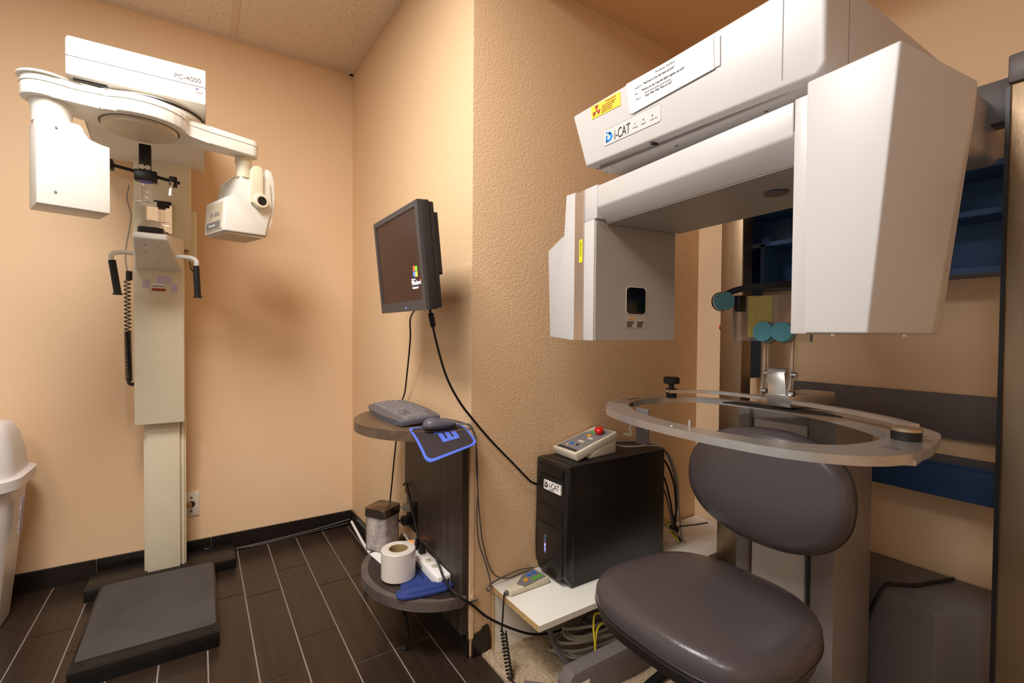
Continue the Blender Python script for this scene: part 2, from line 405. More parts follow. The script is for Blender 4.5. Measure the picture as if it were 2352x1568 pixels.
lm = MB().box(-.168, -.03, .016, .045, -.003, .003, PN); obj('label_strip', lm, ctlp_m, lp)
text('lettering', 'Panoramic', .016, PN @ T(-.145, .026, .0035), paper_m, lp)
br = MB(); br.lathe([(.026, 1.80), (.026, 1.85), (.031, 1.858), (.031, 1.885)], FA @ T(.345, .02, 0), 28)
br.prism([(.362, 1.70), (.362, 1.835), (.372, 1.852), (.39, 1.857), (.405, 1.85), (.41, 1.83), (.41, 1.70)], .0, .016, FT, bev=.005, seg=2)
bro = obj('yoke', br, cream_m, tho)
obj('pivot_cap', MB().cyl(.03, 0, .028, FT @ T(.398, 1.712, 0), 32, bev=.004), cream_m, bro)
obj('pivot_lens', MB().cyl(.018, .025, .030, FT @ T(.398, 1.712, 0), 32, bev=.001), black_m, bro)
# temple support, bite piece
ts = MB(); ts.box(-.185, -.148, 2.25, 2.29, 1.77, 1.87, bev=.003); ts.box(-.20, -.13, 2.25, 2.29, 1.735, 1.775, bev=.004)
ts.tube([(-.27, 2.27, 1.78), (-.06, 2.27, 1.748)], .006, 10, 0)
tso = obj('temple_support', ts, black_m, t)
for x, z in ((-.272, 1.775), (-.082, 1.745)):
    q = MB().box(x-.012, x+.014, 2.245, 2.285, z-.015, z+.02, bev=.004); qo = obj('clamp', q, blackrub_m, tso)
    obj('rod', MB().tube([(x+.0, 2.25, z), (x-.004, 2.22, z-.02), (x-.008, 2.21, z-.065)], .006, 10, 3), clear_m if x < -.2 else chrome_m, qo)
for x in (-.175, -.158): obj('bolt', MB().cyl(.009, 0, .004, T(x, 2.249, 1.783) @ RX(PI/2), 16), chrome_m, tso)
bp = MB(); bp.box(-.18, -.15, 2.255, 2.262, 1.655, 1.76, bev=.002); bp.box(-.195, -.132, 2.252, 2.262, 1.643, 1.662, bev=.003)
obj('bite_guide', bp, clear_m, tso)
obj('guide_tape', MB().box(-.182, -.148, 2.252, 2.255, 1.725, 1.745), mat('faded_blue_tape', (96, 88, 170), .5), tso)
# mirror
obj('mirror', MB().box(-.0495, .0495, -.005, .005, -.07, .07, T(-.1525, 2.735, 1.695) @ RX(.105)), mirror_m, t)
obj('mirror_clip', MB().box(-.17, -.106, 2.718, 2.75, 1.752, 1.768, bev=.002), black_m, t)
# chin rest bracket
cb = MB(); cb.hexa([(-.238, 2.705, 1.445), (-.235+.175, 2.705, 1.445), (-.105, 2.36, 1.535), (-.215, 2.36, 1.535), (-.238, 2.705, 1.60), (-.06, 2.705, 1.60), (-.105, 2.36, 1.56), (-.215, 2.36, 1.56)], bev=.008, seg=3)
cbo = obj('chin_bracket', cb, white_m, t)
for x, y, z in ((-.18, 2.42, 1.5195), (-.14, 2.43, 1.517), (-.185, 2.5, 1.4985), (-.12, 2.52, 1.4935), (-.15, 2.58, 1.478)): obj('screw_hole', MB().cyl(.003, -.002, .002, T(x, y, z), 10), ink2_m, cbo)
obj('chin_base', MB().prism(rrect(.085, .10, .02), 1.558, 1.585, T(-.160, 2.42, 0), bev=.004), black_m, cbo)
obj('chin_dome', MB().lathe([(.042, 1.585), (.040, 1.60), (.028, 1.615), (.01, 1.62)], T(-.160, 2.42, 0), 32), clear_m, cbo)
for sx, x0, x1, xg in ((-1, -.235, -.287, -.27), (1, -.065, -.01, -.004)):
    hb = MB().tube([(x0+.01*-sx, 2.48, 1.49), (x0+(x1-x0)*.6, 2.46, 1.487), (x1, 2.45, 1.475), (x1+.002*sx, 2.45, 1.45)], .009, 12, 6)
    hbo = obj('handle', hb, white_m, t)
    obj('grip', MB().tube([(x1, 2.45, 1.452), (xg, 2.45, 1.322)], .0125, 16, 0).cyl(.0165, 0, .006, T(xg, 2.45, 1.316), 16), blackrub_m, hbo)
obj('hook', MB().tube([(-.035, 2.72, 1.5), (-.03, 2.71, 1.465), (-.02, 2.71, 1.455), (-.015, 2.71, 1.468)], .003, 6, 5), dark_m, t)
for x, z, rr in ((-.198, 1.385, .2), (-.145, 1.405, 0), (-.118, 1.405, 0), (-.095, 1.37, -.05)): obj('sticker', MB().box(-.012, .012, -.001, .0, -.018, .018, T(x, 2.7, z) @ RY(rr)), lav_m, t)
s3 = MB(); s3.mi = 0; s3.box(-.178, -.128, 2.698, 2.7, 1.355, 1.388); s3.mi = 1; s3.box(-.178, -.128, 2.697, 2.7, 1.355, 1.366)
obj('sticker', s3, [paper_m, redink_m], t)
text('lettering', 'CAUTION', .010, frame((-.176, 2.6965, 1.372), (1, 0, 0), (0, 0, 1)), ink_m, t)
cc = MB().tube(helix([(-.268, 2.74, 1.40), (-.268, 2.74, 1.28), (-.268, 2.74, 1.17)], .011, 13, 10), .0026, 6, 0)
cc.tube(helix([(-.268, 2.74, 1.17), (-.267, 2.74, 1.08), (-.265, 2.74, .95)], .0115, 27, 10), .0028, 6, 0)
cc.tube([(-.262, 2.74, 1.44), (-.262, 2.74, 1.40)], .012, 12, 0); cc.tube([(-.266, 2.74, .955), (-.262, 2.735, .935), (-.248, 2.73, .93)], .008, 10, 5)
obj('coiled_cord', cc, cordb_m, t)
obj('switch_cord', MB().tube([(-.265, 2.80, 1.84), (-.275, 2.82, 1.78), (-.262, 2.83, 1.70), (-.28, 2.82, 1.55), (-.275, 2.77, 1.47), (-.262, 2.74, 1.43)], .003, 6, 6), cordl_m, t)

# ---------------------------------------------------------------- wall outlet, bin, baseboard cables
t = thing('wall_outlet', 'white single-socket outlet plate on the wall beside the cream column', 'outlet', (-.04, YA-.005, .28))
obj('cover_plate', MB().box(-.068, -.004, YA-.007, YA, .218, .342, bev=.002), white_m, t)
obj('socket', MB().cyl(.016, 0, .004, T(-.036, YA-.006, .28) @ RX(PI/2), 24).cyl(.004, 0, .005, T(-.036, YA-.006, .315) @ RX(PI/2), 8).cyl(.004, 0, .005, T(-.036, YA-.006, .245) @ RX(PI/2), 8), dark_m, t)
obj('plug', MB().cyl(.011, 0, .03, T(-.045, YA-.01, .282) @ RX(PI/2), 16).tube([(-.055, YA-.035, .282), (-.07, YA-.03, .26), (-.08, YA-.03, .2)], .004, 8, 5), core_m, t)

t = thing('trash_bin', 'white plastic swing-lid trash bin at the left edge of the room', 'trash bin', (-.84, 2.66, 0))
bc = (-.82, 2.69)
rings = []
for z, wv, hv in ((0, .315, .25), (.01, .33, .27), (.3, .385, .31), (.57, .43, .345)): rings.append([(x, y, z) for x, y in rrect(wv, hv, .09, 8, *bc)])
obj('body', MB().loft(rings), binw_m, t)
rings = [[(x, y, z) for x, y in rrect(wv, hv, .11, 8, *bc)] for z, wv, hv in ((.555, .465, .375), (.56, .48, .39), (.60, .485, .395), (.605, .47, .38))]
obj('rim', MB().loft(rings), binw_m, t)
rings = [[(x, y, z) for x, y in rrect(wv, hv, min(.1, hv*.32), 8, *bc)] for z, wv, hv in ((.60, .435, .35), (.68, .43, .33), (.76, .40, .28), (.80, .37, .20), (.81, .33, .12))]
lo = obj('lid', MB().loft(rings), binw_m, t, smooth=50)
obj('flap_line', MB().tube([(-.655, 2.57, .64), (-.66, 2.585, .735), (-.67, 2.62, .785)], .003, 6, 5), purple_m, lo)
obj('label', MB().box(-.0015, .0015, -.022, .022, .38, .52, T(-.6265, 2.62, 0) @ RY(.085)), mat('pale_sticker', (178, 168, 192), .5, vary=.4, vscale=60), t, label='printed purple sticker')

obj('cable', MB().tube([(.02, 2.925, .04), (.08, 2.92, .03), (.15, 2.92, .012), (.3, 2.925, .012), (.5, 2.925, .02), (.66, 2.93, .03), (.76, 2.93, .04)], .004, 6, 6).tube([(.02, 2.91, .02), (.1, 2.915, .02), (.25, 2.92, .005), (.5, 2.93, .008), (.75, 2.93, .02)], .003, 6, 6), cordg_m,
    label='thin grey cable pair running along the black baseboard of the back wall', cat='cable')
obj('cable', MB().tube([(-.05, 2.925, .01), (.06, 2.93, .015), (.14, 2.93, .006)], .004, 6, 6), cordb_m, label='short black cable on the floor behind the machine base', cat='cable')
obj('cable', MB().tube([(.752, 2.86, .05), (.742, 2.6, .03), (.74, 2.4, .012), (.69, 2.28, .02), (.64, 2.2, .05), (.62, 2.12, .1), (.60, 2.06, .15)], .0075, 8, 8).tube([(.725, 2.38, .008), (.66, 2.26, .006), (.63, 2.16, .008), (.60, 2.08, .07)], .0055, 8, 8), paper_m,
    label='thick white cable leaving the baseboard corner behind the plastic-filled jar', cat='cable')

# ---------------------------------------------------------------- monitor on wall arm
t = thing('monitor', 'black flat-panel monitor on a wall arm showing a small logo', 'monitor', (.70, 1.62, 1.42))
ex = Vector((0, -1, 0)); ez = Vector((-.035, 0, .34)).normalized()      # screen x to the right, y up
MM = frame((.582, 1.623, 1.42), ex, ez)       # local z faces into the room
if (MM.col[2][0]) > 0: pass
W2, H2 = .219, .172
sgn = -1 if MM.col[2][0] < 0 else 1      # +1 when local z points to the wall
bz = MB()
fz = 0.0
def rectring(mb, w2, h2, iw, ih, ix, iy, z0, z1, M):
    mb.box(-w2, -iw+ix, -h2, h2, z0, z1, M); mb.box(iw+ix, w2, -h2, h2, z0, z1, M)
    mb.box(-iw+ix, iw+ix, -h2, -ih+iy, z0, z1, M); mb.box(-iw+ix, iw+ix, ih+iy, h2, z0, z1, M)
rectring(bz, W2, H2, .198, .146, -.004, .008, 0, -sgn*.0-.008*-sgn if False else 0.012*sgn, MM)
bo = obj('bezel', bz, mat('bezel_grey_plastic', (78, 74, 74), .42), t)
obj('housing', MB().box(-W2, W2, -H2, H2, .012*sgn, .040*sgn, MM, bev=.002).box(-W2+.01, W2-.004, -H2+.004, H2-.004, .038*sgn, .058*sgn, MM, bev=.004), dark_m, t)
vb = MB(); vb.box(-.17, .185, -.06, .14, .055*sgn, .082*sgn, MM)
for k in range(26): vb.box(.184, .188, -.055+k*.0075, -.0515+k*.0075, .058*sgn, .080*sgn, MM)
vo = obj('rear_vent', vb, black_m, t)
sl = MB()
for k in range(26): sl.box(.182, .189, -.0515+k*.0075, -.0475+k*.0075, .058*sgn, .081*sgn, MM)
obj('vent_slats', sl, grey_m, vo)
so = obj('screen', MB().box(-.2022, .1942, -.1382, .1542, .004*sgn, .008*sgn, MM), screen_m, t, label='dark brown lit screen')
FS = MM @ T(0, 0, .003*sgn)
def quad(mb, x0, x1, y0, y1, M, z=0, skew=0): mb.prism([(x0, y0), (x1, y0+skew), (x1, y1+skew), (x0, y1)], z, z+.0006*sgn, M)
lx, ly = .128, -.060
for mm_, a0, a1, b0, b1 in ((wlr_m, 0, .017, .018, .034), (wlg_m, .019, .036, .016, .032), (wlb_m, -.001, .016, 0, .016), (wly_m, .018, .035, -.002, .014)):
    qm = MB(); qm.prism([(lx+a0, ly+b0), (lx+a1, ly+b0-.001), (lx+a1+.002, ly+b1-.001), (lx+a0+.002, ly+b1)], 0, .0006*sgn, FS)
    obj('logo_pane', qm, mm_, so)
def stext(body, size, x, y, m, parent, sx=1): text('screen_text', body, size, FS @ T(x, y, -.0005*-sgn if False else 0), m, parent, sx=sx)
stext('Microsoft', .008, lx-.018, ly-.012, wlw_m, so)
stext('Windows', .021, lx-.020, ly-.028, wlw_m, so, .95)
stext('xp', .011, lx+.052, ly-.018, wlr_m, so)
stext('Professional', .010, lx-.016, ly-.040, wlw_m, so)
obj('power_light', MB().cyl(.0022, -.001, .001, MM @ T(.045, -.160, 0), 12), led_m, t)
obj('wall_arm', MB().tube([(.65, 1.66, 1.42), (.72, 1.78, 1.42), (.79, 1.84, 1.42)], .014, 10, 0).box(.785, .806, 1.80, 1.90, 1.37, 1.47, bev=.003), black_m, t)
obj('hanging_cord', MB().tube([(.655, 1.62, 1.27), (.70, 1.80, 1.23), (.735, 1.89, 1.15), (.76, 1.99, 1.0), (.775, 2.06, .9), (.782, 2.132, .84), (.778, 2.14, .78), (.762, 2.135, .66), (.748, 2.14, .5), (.735, 2.135, .34), (.755, 2.1, .27)], .0035, 8, 8), cordb_m, label='black cord hanging from the monitor down behind the round shelf to the jar', cat='cord')
vc = thing('video_cable', 'black video cable with a ferrite bead drooping from the monitor to the computer tower', 'cable', (.66, 1.50, 1.25))
obj('cord', MB().tube([(.625, 1.440, 1.26), (.64, 1.455, 1.215), (.66, 1.46, 1.14), (.70, 1.47, 1.03), (.75, 1.47, .94), (.812, 1.474, .865), (.89, 1.478, .78), (.98, 1.478, .69), (1.06, 1.485, .612), (1.088, 1.4965, .594), (1.125, 1.4985, .572)], .0042, 8, 8), cordb_m, vc)
obj('ferrite_bead', MB().tube([(.632, 1.446, 1.238), (.645, 1.456, 1.198)], .0095, 12, 0), blackrub_m, vc)

# ---------------------------------------------------------------- wall desk: board, two round shelves
t = thing('wall_desk', 'dark stained wooden wall unit with two half-round shelves', 'wall desk', (.79, 1.80, .0))
bb = MB(); bb.prism([(1.505, .09), (1.505, .80), (2.07, .80), (2.07, .445), (1.915, .445), (1.915, .09)], 0, .022, frame((.782, 0, 0), (0, 1, 0), (0, 0, 1)) @ T(0, 0, 0), bev=.001, seg=1)
obj('board', bb, wood_m, t)
def halfdisc(cy, R, Ry, n=40):
    return [(.803-R*math.sin(PI*k/n), cy+Ry*math.cos(PI*k/n)) for k in range(n+1)]
us = MB(); us.prism(halfdisc(1.80, .312, .315), .80, .836, bev=.01, seg=3); uso = obj('upper_shelf', us, [woodtop_m], t, label='worn brown upper shelf')
ls = MB(); ls.prism(halfdisc(1.80, .282, .305), .198, .234, bev=.011, seg=3); obj('lower_shelf', ls, [woodedge_m], t)
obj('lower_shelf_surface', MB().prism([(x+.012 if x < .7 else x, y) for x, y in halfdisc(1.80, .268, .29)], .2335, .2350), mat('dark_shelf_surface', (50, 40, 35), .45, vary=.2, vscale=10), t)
obj('shelf_plate', MB().box(.80, .835, 1.48, 1.51, .214, .222), chrome_m, t)

# keyboard
t = thing('keyboard', 'grey computer keyboard lying across the upper round shelf', 'keyboard', (.645, 1.83, .836))
KM = frame((.585, 1.545, .838), (.055, .445, .0), (.30, -.03, .028))  # local x along length (far), y across to the wall
# local x from right end to left end; keep z up
kx = Vector((.017, .461, 0)).normalized(); ky = Vector((.148, -.0055, .012)).normalized(); kz = kx.cross(ky)
if kz.z < 0: kz = -kz
KM = frame((.603, 1.632, .837), kx, ky, kz)
L, Wd = .452, .150
plan = []
for k in range(13): u = k/12; plan.append((L*u, -.022*math.sin(PI*u)))
for k in range(13): u = 1-k/12; plan.append((L*u+.004*math.sin(PI*0), Wd+.012*math.sin(PI*u)))
kb = MB(); kb.prism(plan, 0, .022, KM, bev=.005, seg=3)
kbo = obj('body', kb, kbd_m, t)
base = MB().box(-.0075, .0075, -.0075, .0075, 0, .008); bmv = base.bm
for v in bmv.verts:
    if v.co.z > .004: v.co.x *= .72; v.co.y *= .72
kme = {}
def keymesh(w, h):
    if (w, h) in kme: return kme[(w, h)]
    q = MB(); q.prism([(-w/2, -h/2), (w/2, -h/2), (w/2, h/2), (-w/2, h/2)], 0, .008, bev=0)
    for v in q.bm.verts:
        if v.co.z > .004: v.co.x -= math.copysign(.002, v.co.x); v.co.y -= math.copysign(.002, v.co.y)
    bmesh.ops.recalc_face_normals(q.bm, faces=q.bm.faces)
    me = bpy.data.meshes.new('key'); q.bm.to_mesh(me); q.bm.free(); me.materials.append(key_m); kme[(w, h)] = me; return me
base.bm.free()
def key(lx, ly, w=.0165, h=.0165):
    o = bpy.data.objects.new('key', keymesh(w, h)); COL.objects.link(o); o.parent = kbo
    o.matrix_local = T(*(-wloc(kbo))) @ KM @ T(lx, ly, .0215)
nk = 0
for row in range(6):
    y_ = .026+row*.0195 + (.006 if row == 5 else 0)
    if row == 0: cols = [(.02+.019*0, .036), (.068, .0165), (.112, .018), (.131, .018), (.150, .018), (.190, .022), (.213, .022), (.285, .105), (.355, .022), (.38, .022), (.404, .022), (.428, .022)]
    elif row in (1,): cols = [(.022, .0165), (.041, .0165), (.060, .0165), (.131, .0165)] + [(.185+.0, .04)] + [(.216+.019*i, .0165) for i in range(10)] + [(.413, .034)]
    elif row == 2: cols = [(.022, .0165), (.041, .0165), (.060, .0165)] + [(.187, .034)] + [(.215+.019*i, .0165) for i in range(11)] + [(.424, .024)]
    elif row == 3: cols = [(.022, .0165), (.041, .0165), (.060, .0165), (.079, .0165)] + [(.112+.019*i, .0165) for i in range(3)] + [(.178+.019*i, .0165) for i in range(13)] + [(.428, .0165)]
    elif row == 4: cols = [(.022, .0165), (.041, .0165), (.060, .0165), (.079, .0165)] + [(.112+.019*i, .0165) for i in range(3)] + [(.187, .034)] + [(.215+.019*i, .0165) for i in range(12)]
    else: cols = [(.112+.019*i, .0165) for i in range(3)] + [(.178+.019*i, .0165) for i in range(4)] + [(.262+.019*i, .0165) for i in range(4)] + [(.346+.019*i, .0165) for i in range(4)] + [(.43, .0165)]
    for cx, w_ in cols:
        if nk < 99: key(cx+.006, y_, w_, .0165 if row < 5 else .012); nk += 1
obj('cord', MB().tube([(.735, 1.635, .855), (.765, 1.605, .857), (.80, 1.52, .85), (.815, 1.485, .825), (.826, 1.478, .74), (.828, 1.475, .62), (.835, 1.472, .52), (.85, 1.472, .42), (.888, 1.475, .31), (.95, 1.48, .263), (1.04, 1.49, .257), (1.09, 1.49, .256)], .0026, 8, 8), cordg_m, t)

# mouse pad and mouse
t = thing('mouse_pad', 'dark mouse pad with bright blue border drooping off the upper shelf', 'mouse pad', (.69, 1.50, .837))
def pad_pt(u, v):
    """u across A-B, v from shelf towards the drooping edge"""
    A = Vector((.612, 1.60, .8375)); B = Vector((.803, 1.575, .8385)); C = Vector((.783, 1.395, .803)); D = Vector((.578, 1.345, .776))
    p = A.lerp(B, u).lerp(D.lerp(C, u), v); p.z += .016*math.sin(PI*v)*(1-v*.2) * (.8 if v > .0 else 0); return p
def pad_mesh(du, dv, off, r=.12, n=18):
    mb = MB(); vs = []; fs = []
    for s_ in (0, 1):
        for j in range(n+1):
            for i in range(n+1):
                u = i/n; v = j/n
                # squircle corners
                a_, b_ = 2*u-1, 2*v-1
                k_ = 1
                if abs(a_) > 1-r*2 and abs(b_) > 1-r*2:
                    ca, cb_ = math.copysign(1-r*2, a_), math.copysign(1-r*2, b_); da, db = a_-ca, b_-cb_; l = math.hypot(da, db); m_ = max(abs(da), abs(db))
                    if l > 1e-6: a_, b_ = ca+da*m_/l, cb_+db*m_/l
                u2, v2 = .5+a_*(.5-du), .5+b_*(.5-dv)
                p = pad_pt(u2, v2); vs.append((p.x, p.y, p.z+off+s_*.0022))
    N = (n+1)**2
    for j in range(n):
        for i in range(n):
            q = (j*(n+1)+i, j*(n+1)+i+1, (j+1)*(n+1)+i+1, (j+1)*(n+1)+i)
            fs.append(q[::-1]); fs.append(tuple(N+k for k in q))
    rim = [i for i in range(n+1)] + [(j+1)*(n+1)-1 for j in range(1, n+1)] + [N-1-i for i in range(1, n+1)] + [(n-j)*(n+1) for j in range(1, n)]
    for a_, b_ in zip(rim, rim[1:]+rim[:1]): fs.append((a_, b_, N+b_, N+a_))
    mb._new(vs, fs); return mb
obj('border', pad_mesh(0, 0, 0), bluep_m, t, smooth=60, label='bright blue pad border')
po = obj('surface', pad_mesh(.045, .05, .0006), pad_m, t, smooth=60)
lg = MB()
def padquad(u0, u1, v0, v1):
    n = 4; vs = []; fs = []
    for j in range(n+1):
        for i in range(n+1):
            p = pad_pt(u0+(u1-u0)*i/n, v0+(v1-v0)*j/n); vs.append((p.x, p.y, p.z+.0034))
    for j in range(n):
        for i in range(n): fs.append((j*(n+1)+i, j*(n+1)+i+1, (j+1)*(n+1)+i+1, (j+1)*(n+1)+i))
    lg._new(vs, fs)
padquad(.42, .75, .62, .70); padquad(.36, .46, .30, .42)
for u0 in (.42, .545, .67): padquad(u0, u0+.085, .32, .64)
padquad(.40, .76, .30, .345)
obj('printed_emblem', lg, bluep_m, po)
lg = MB(); padquad(.40, .80, .24, .26); obj('printed_line', lg, paper_m, po)

t = thing('mouse', 'grey corded computer mouse resting on the blue-edged pad', 'mouse', (.685, 1.53, .841))
mx = Vector((.13, .015, 0)).normalized(); my = Vector((-.015, .13, 0)).normalized()
MO = frame((.700, 1.522, .8455), mx, my, (0, 0, 1)) @ RZ(-.15)
rings = []
for z, sc_, sh in ((0, .92, 0), (.006, 1.0, 0), (.014, 1.0, 0), (.022, .93, 0), (.029, .78, -.004), (.034, .52, -.009), (.036, .2, -.013)):
    rings.append([(x*sc_+sh, y*sc_, z*(1-.25*max(0, x)/.06)) for x, y in sellipse(.060, .032, 2.6, 40)])
mo = obj('shell', MB().loft(rings, MO), kbd_m, t, smooth=70)
obj('side_band', MB().loft([[(x*s_, y*s_, z) for x, y in sellipse(.0605, .0325, 2.6, 40)] for z, s_ in ((.0015, .93), (.004, 1.0), (.010, 1.005), (.0115, .99))], MO), dark_m, t)
obj('cord', MB().tube([tuple(MO @ Vector((.056, 0, .016))), (.775, 1.495, .856), (.80, 1.478, .85), (.815, 1.468, .80), (.818, 1.47, .7), (.826, 1.47, .62), (.822, 1.47, .53), (.832, 1.47, .43), (.862, 1.47, .34), (.884, 1.472, .262), (.878, 1.474, .240), (.870, 1.474, .255), (.93, 1.482, .268), (1.02, 1.488, .272), (1.09, 1.492, .262)], .0026, 8, 8), cordg_m, t)

# ---------------------------------------------------------------- things on the lower shelf
t = thing('glass_jar', 'square clear jar with dark metal lid stuffed with crinkled plastic', 'jar', (.672, 2.04, .235))
JM = T(.668, 2.035, .236) @ RZ(math.radians(33))
jr = MB(); jr.prism(rrect(.108, .108, .014, 4), 0, .150, JM, bev=.002, seg=1); obj('glass_body', jr, clear_m, t)
ob = MB(); n_ = 14
rings = []
for k in range(12):
    z = .006+.138*k/11; rings.append([(x*(1+random.uniform(-.05, .0)), y*(1+random.uniform(-.05, .0)), z) for x, y in rrect(.1, .1, .014, 5)])
obj('plastic_wrapping', ob.loft(rings, JM), foil_m, None, label='crinkled clear plastic wrappers packed inside the square jar', cat='plastic wrap', kind='stuff', smooth=5)
ld = MB(); ld.prism(rrect(.114, .114, .016, 5), .148, .184, JM, bev=.004); obj('lid', ld, mat('pewter_metal', (120, 106, 94), .22, metal=.9), t, label='dark metal lid')

t = thing('tape_roll', 'thick roll of white film tape standing on the lower shelf', 'tape roll', (.638, 1.745, .235))
rc = T(.637, 1.752, .2408)
obj('film', MB().lathe([(.036, 0), (.062, 0), (.0645, .003), (.0645, .105), (.062, .108), (.038, .108), (.036, .106), (.036, 0)], rc, 64, caps=False), film_m, t)
obj('cardboard_core', MB().lathe([(.0335, .001), (.0362, .001), (.0362, .107), (.0335, .107), (.0335, .001)], rc, 48, caps=False), core_m, t)
obj('adhesive_card', MB().prism([(.600, 2.0), (.650, 2.01), (.70, 1.86), (.62, 1.83)], .2355, .2375), paper_m, label='white card lying under the tape roll and jar', cat='card')

t = thing('power_strip', 'white six-way power strip with a lit orange switch', 'power strip', (.75, 1.77, .235))
PS = frame((.780, 1.945, .2408), (.0, -.335, 0), (-.06, 0, 0), (0, 0, 1))
obj('body', MB().box(0, .36, 0, .056, 0, .042, PS, bev=.006, seg=3), paper_m, t)
for k in range(4):
    so_ = MB().prism(rrect(.03, .028, .008), .042, .0435, PS @ T(.11+k*.056, .028, 0)); s_o = obj('socket', so_, ctl_m, t)
    obj('slots', MB().box(-.006, -.003, -.007, -.002, .0434, .0442, PS @ T(.11+k*.056, .028, 0)).box(-.006, -.003, .002, .007, .0434, .0442, PS @ T(.11+k*.056, .028, 0)).cyl(.002, .0434, .0442, PS @ T(.117+k*.056, .028, 0), 8), ink_m, s_o)
obj('rocker_switch', MB().box(.022, .038, .018, .040, .041, .047, PS, bev=.002), ledo_m, t, label='lit orange rocker switch')
obj('surge_light', MB().cyl(.003, .041, .0445, PS @ T(.012, .018, 0), 10), green_m, t)
jk = MB()
for y_ in (.012, .023, .034): jk.box(.358, .3615, y_-.004, y_+.004, .012, .028, PS)
obj('jack', jk, ink_m, t)
ks = MB()
for k in range(5): ks.box(.12+.02*k, .132+.02*k, .055, .0575, .006, .022, PS)
obj('side_terminal', ks, chrome_m, t)
for dx, nm in ((0, 'black plug with cord arching out of the power strip towards the wall sockets'), (.0, None)):
    if nm is None: continue
    t2 = thing('power_plug', nm, 'plug', (.76, 1.84, .28), 'plugs in the power strip')
    obj('plug_body', MB().hexa([tuple(PS @ Vector(p)) for p in ((.092, .016, .044), (.118, .016, .044), (.118, .042, .044), (.092, .042, .044), (.098, .022, .085), (.112, .022, .085), (.112, .036, .085), (.098, .036, .085))], bev=.003), blackrub_m, t2)
    a0 = PS @ Vector((.104, .029, .08))
    obj('cord', MB().tube([tuple(a0), (.757, 1.87, .36), (.758, 1.93, .43), (.765, 1.99, .49), (.77, 2.03, .50), (.772, 2.06, .485)], .0045, 8, 8), cordb_m, t2)
t2 = thing('power_plug', 'black plug in the power strip whose cord trails over the shelf edge to the floor', 'plug', (.755, 1.80, .28), 'plugs in the power strip')
obj('plug_body', MB().hexa([tuple(PS @ Vector(p)) for p in ((.136, .016, .044), (.164, .016, .044), (.164, .042, .044), (.136, .042, .044), (.142, .022, .08), (.158, .022, .08), (.158, .036, .08), (.142, .036, .08))], bev=.003), blackrub_m, t2)
obj('cord', MB().tube([tuple(PS @ Vector((.15, .029, .078))), (.745, 1.77, .345), (.742, 1.70, .355), (.742, 1.62, .32), (.742, 1.56, .28), (.752, 1.49, .258), (.80, 1.46, .22), (.86, 1.45, .16), (.95, 1.43, .10), (1.05, 1.42, .05), (1.18, 1.42, .025), (1.4, 1.42, .02)], .0045, 8, 8), cordb_m, t2)

t = thing('wall_socket', 'wall sockets behind the board notch with grey and black plugs', 'outlet', (.795, 2.0, .36))
obj('cover_plate', MB().box(.786, .797, 1.955, 2.06, .30, .44, bev=.002), black_m, t)
obj('adapter', MB().box(.755, .79, 1.985, 2.025, .385, .415, bev=.004).tube([(.76, 2.005, .40), (.735, 2.03, .40), (.73, 2.07, .385), (.74, 2.10, .33), (.76, 2.13, .26)], .004, 8, 6), cordl_m, t)
obj('adapter', MB().box(.745, .79, 1.985, 2.03, .325, .36, bev=.006).tube([(.75, 2.01, .34), (.72, 2.03, .345), (.71, 2.07, .335), (.73, 2.10, .30)], .006, 8, 6), blackrub_m, t)
obj('cable', MB().tube([(.772, 2.09, .245), (.768, 2.05, .27), (.766, 2.0, .266), (.765, 1.955, .256)], .006, 8, 6), ctl_m, label='beige flat cord feeding the back end of the power strip', cat='cord')

t = thing('wrist_rest', 'blue fabric mouse mat with padded wrist rest hanging over the shelf edge', 'wrist rest', (.68, 1.64, .235))
WM = frame((.683, 1.612, .238), (.195, -.03, 0), (.03, .195, 0), (0, 0, 1))
obj('mat', MB().prism([(-.075, .0), (.10, .0), (.10, .05), (.09, .22), (-.03, .22), (-.075, .05)], -.002, .002, WM, bev=.0005, seg=1), navy_m, t)
rg = []
for z, s_ in ((0, .99), (.005, 1.02), (.010, 1.0), (.013, .93)): rg.append([(x*s_, y*s_, z) for x, y in sellipse(.101, .036, 3.2, 60)])
obj('padded_rim', MB().loft(rg, WM @ T(0, -.012, 0)), navy_m, t, smooth=60)
rg = []
for z, s_ in ((.012, 1), (.020, .93), (.026, .75), (.028, .4)): rg.append([(x*s_, y*s_, z) for x, y in sellipse(.086, .019, 2.4, 60, 0, -.004)])
obj('pad', MB().loft(rg, WM @ T(0, -.018, -.001)), navy_m, t, smooth=60)
obj('cable', MB().tube([(.70, 1.66, .258), (.705, 1.73, .252), (.708, 1.80, .25), (.70, 1.86, .245)], .0016, 6, 6), cordb_m, label='thin black wire across the blue mat beside the tape roll', cat='wire')
obj('cable', MB().tube([(.622, 1.65, .195), (.615, 1.645, .17), (.63, 1.65, .13), (.64, 1.655, .07), (.635, 1.66, .01), (.62, 1.68, .006)], .0045, 8, 6).tube([(.64, 1.65, .195), (.635, 1.645, .175), (.63, 1.65, .15)], .005, 8, 4), cordb_m,
    label='black cord hanging beneath the lower round shelf', cat='cord')

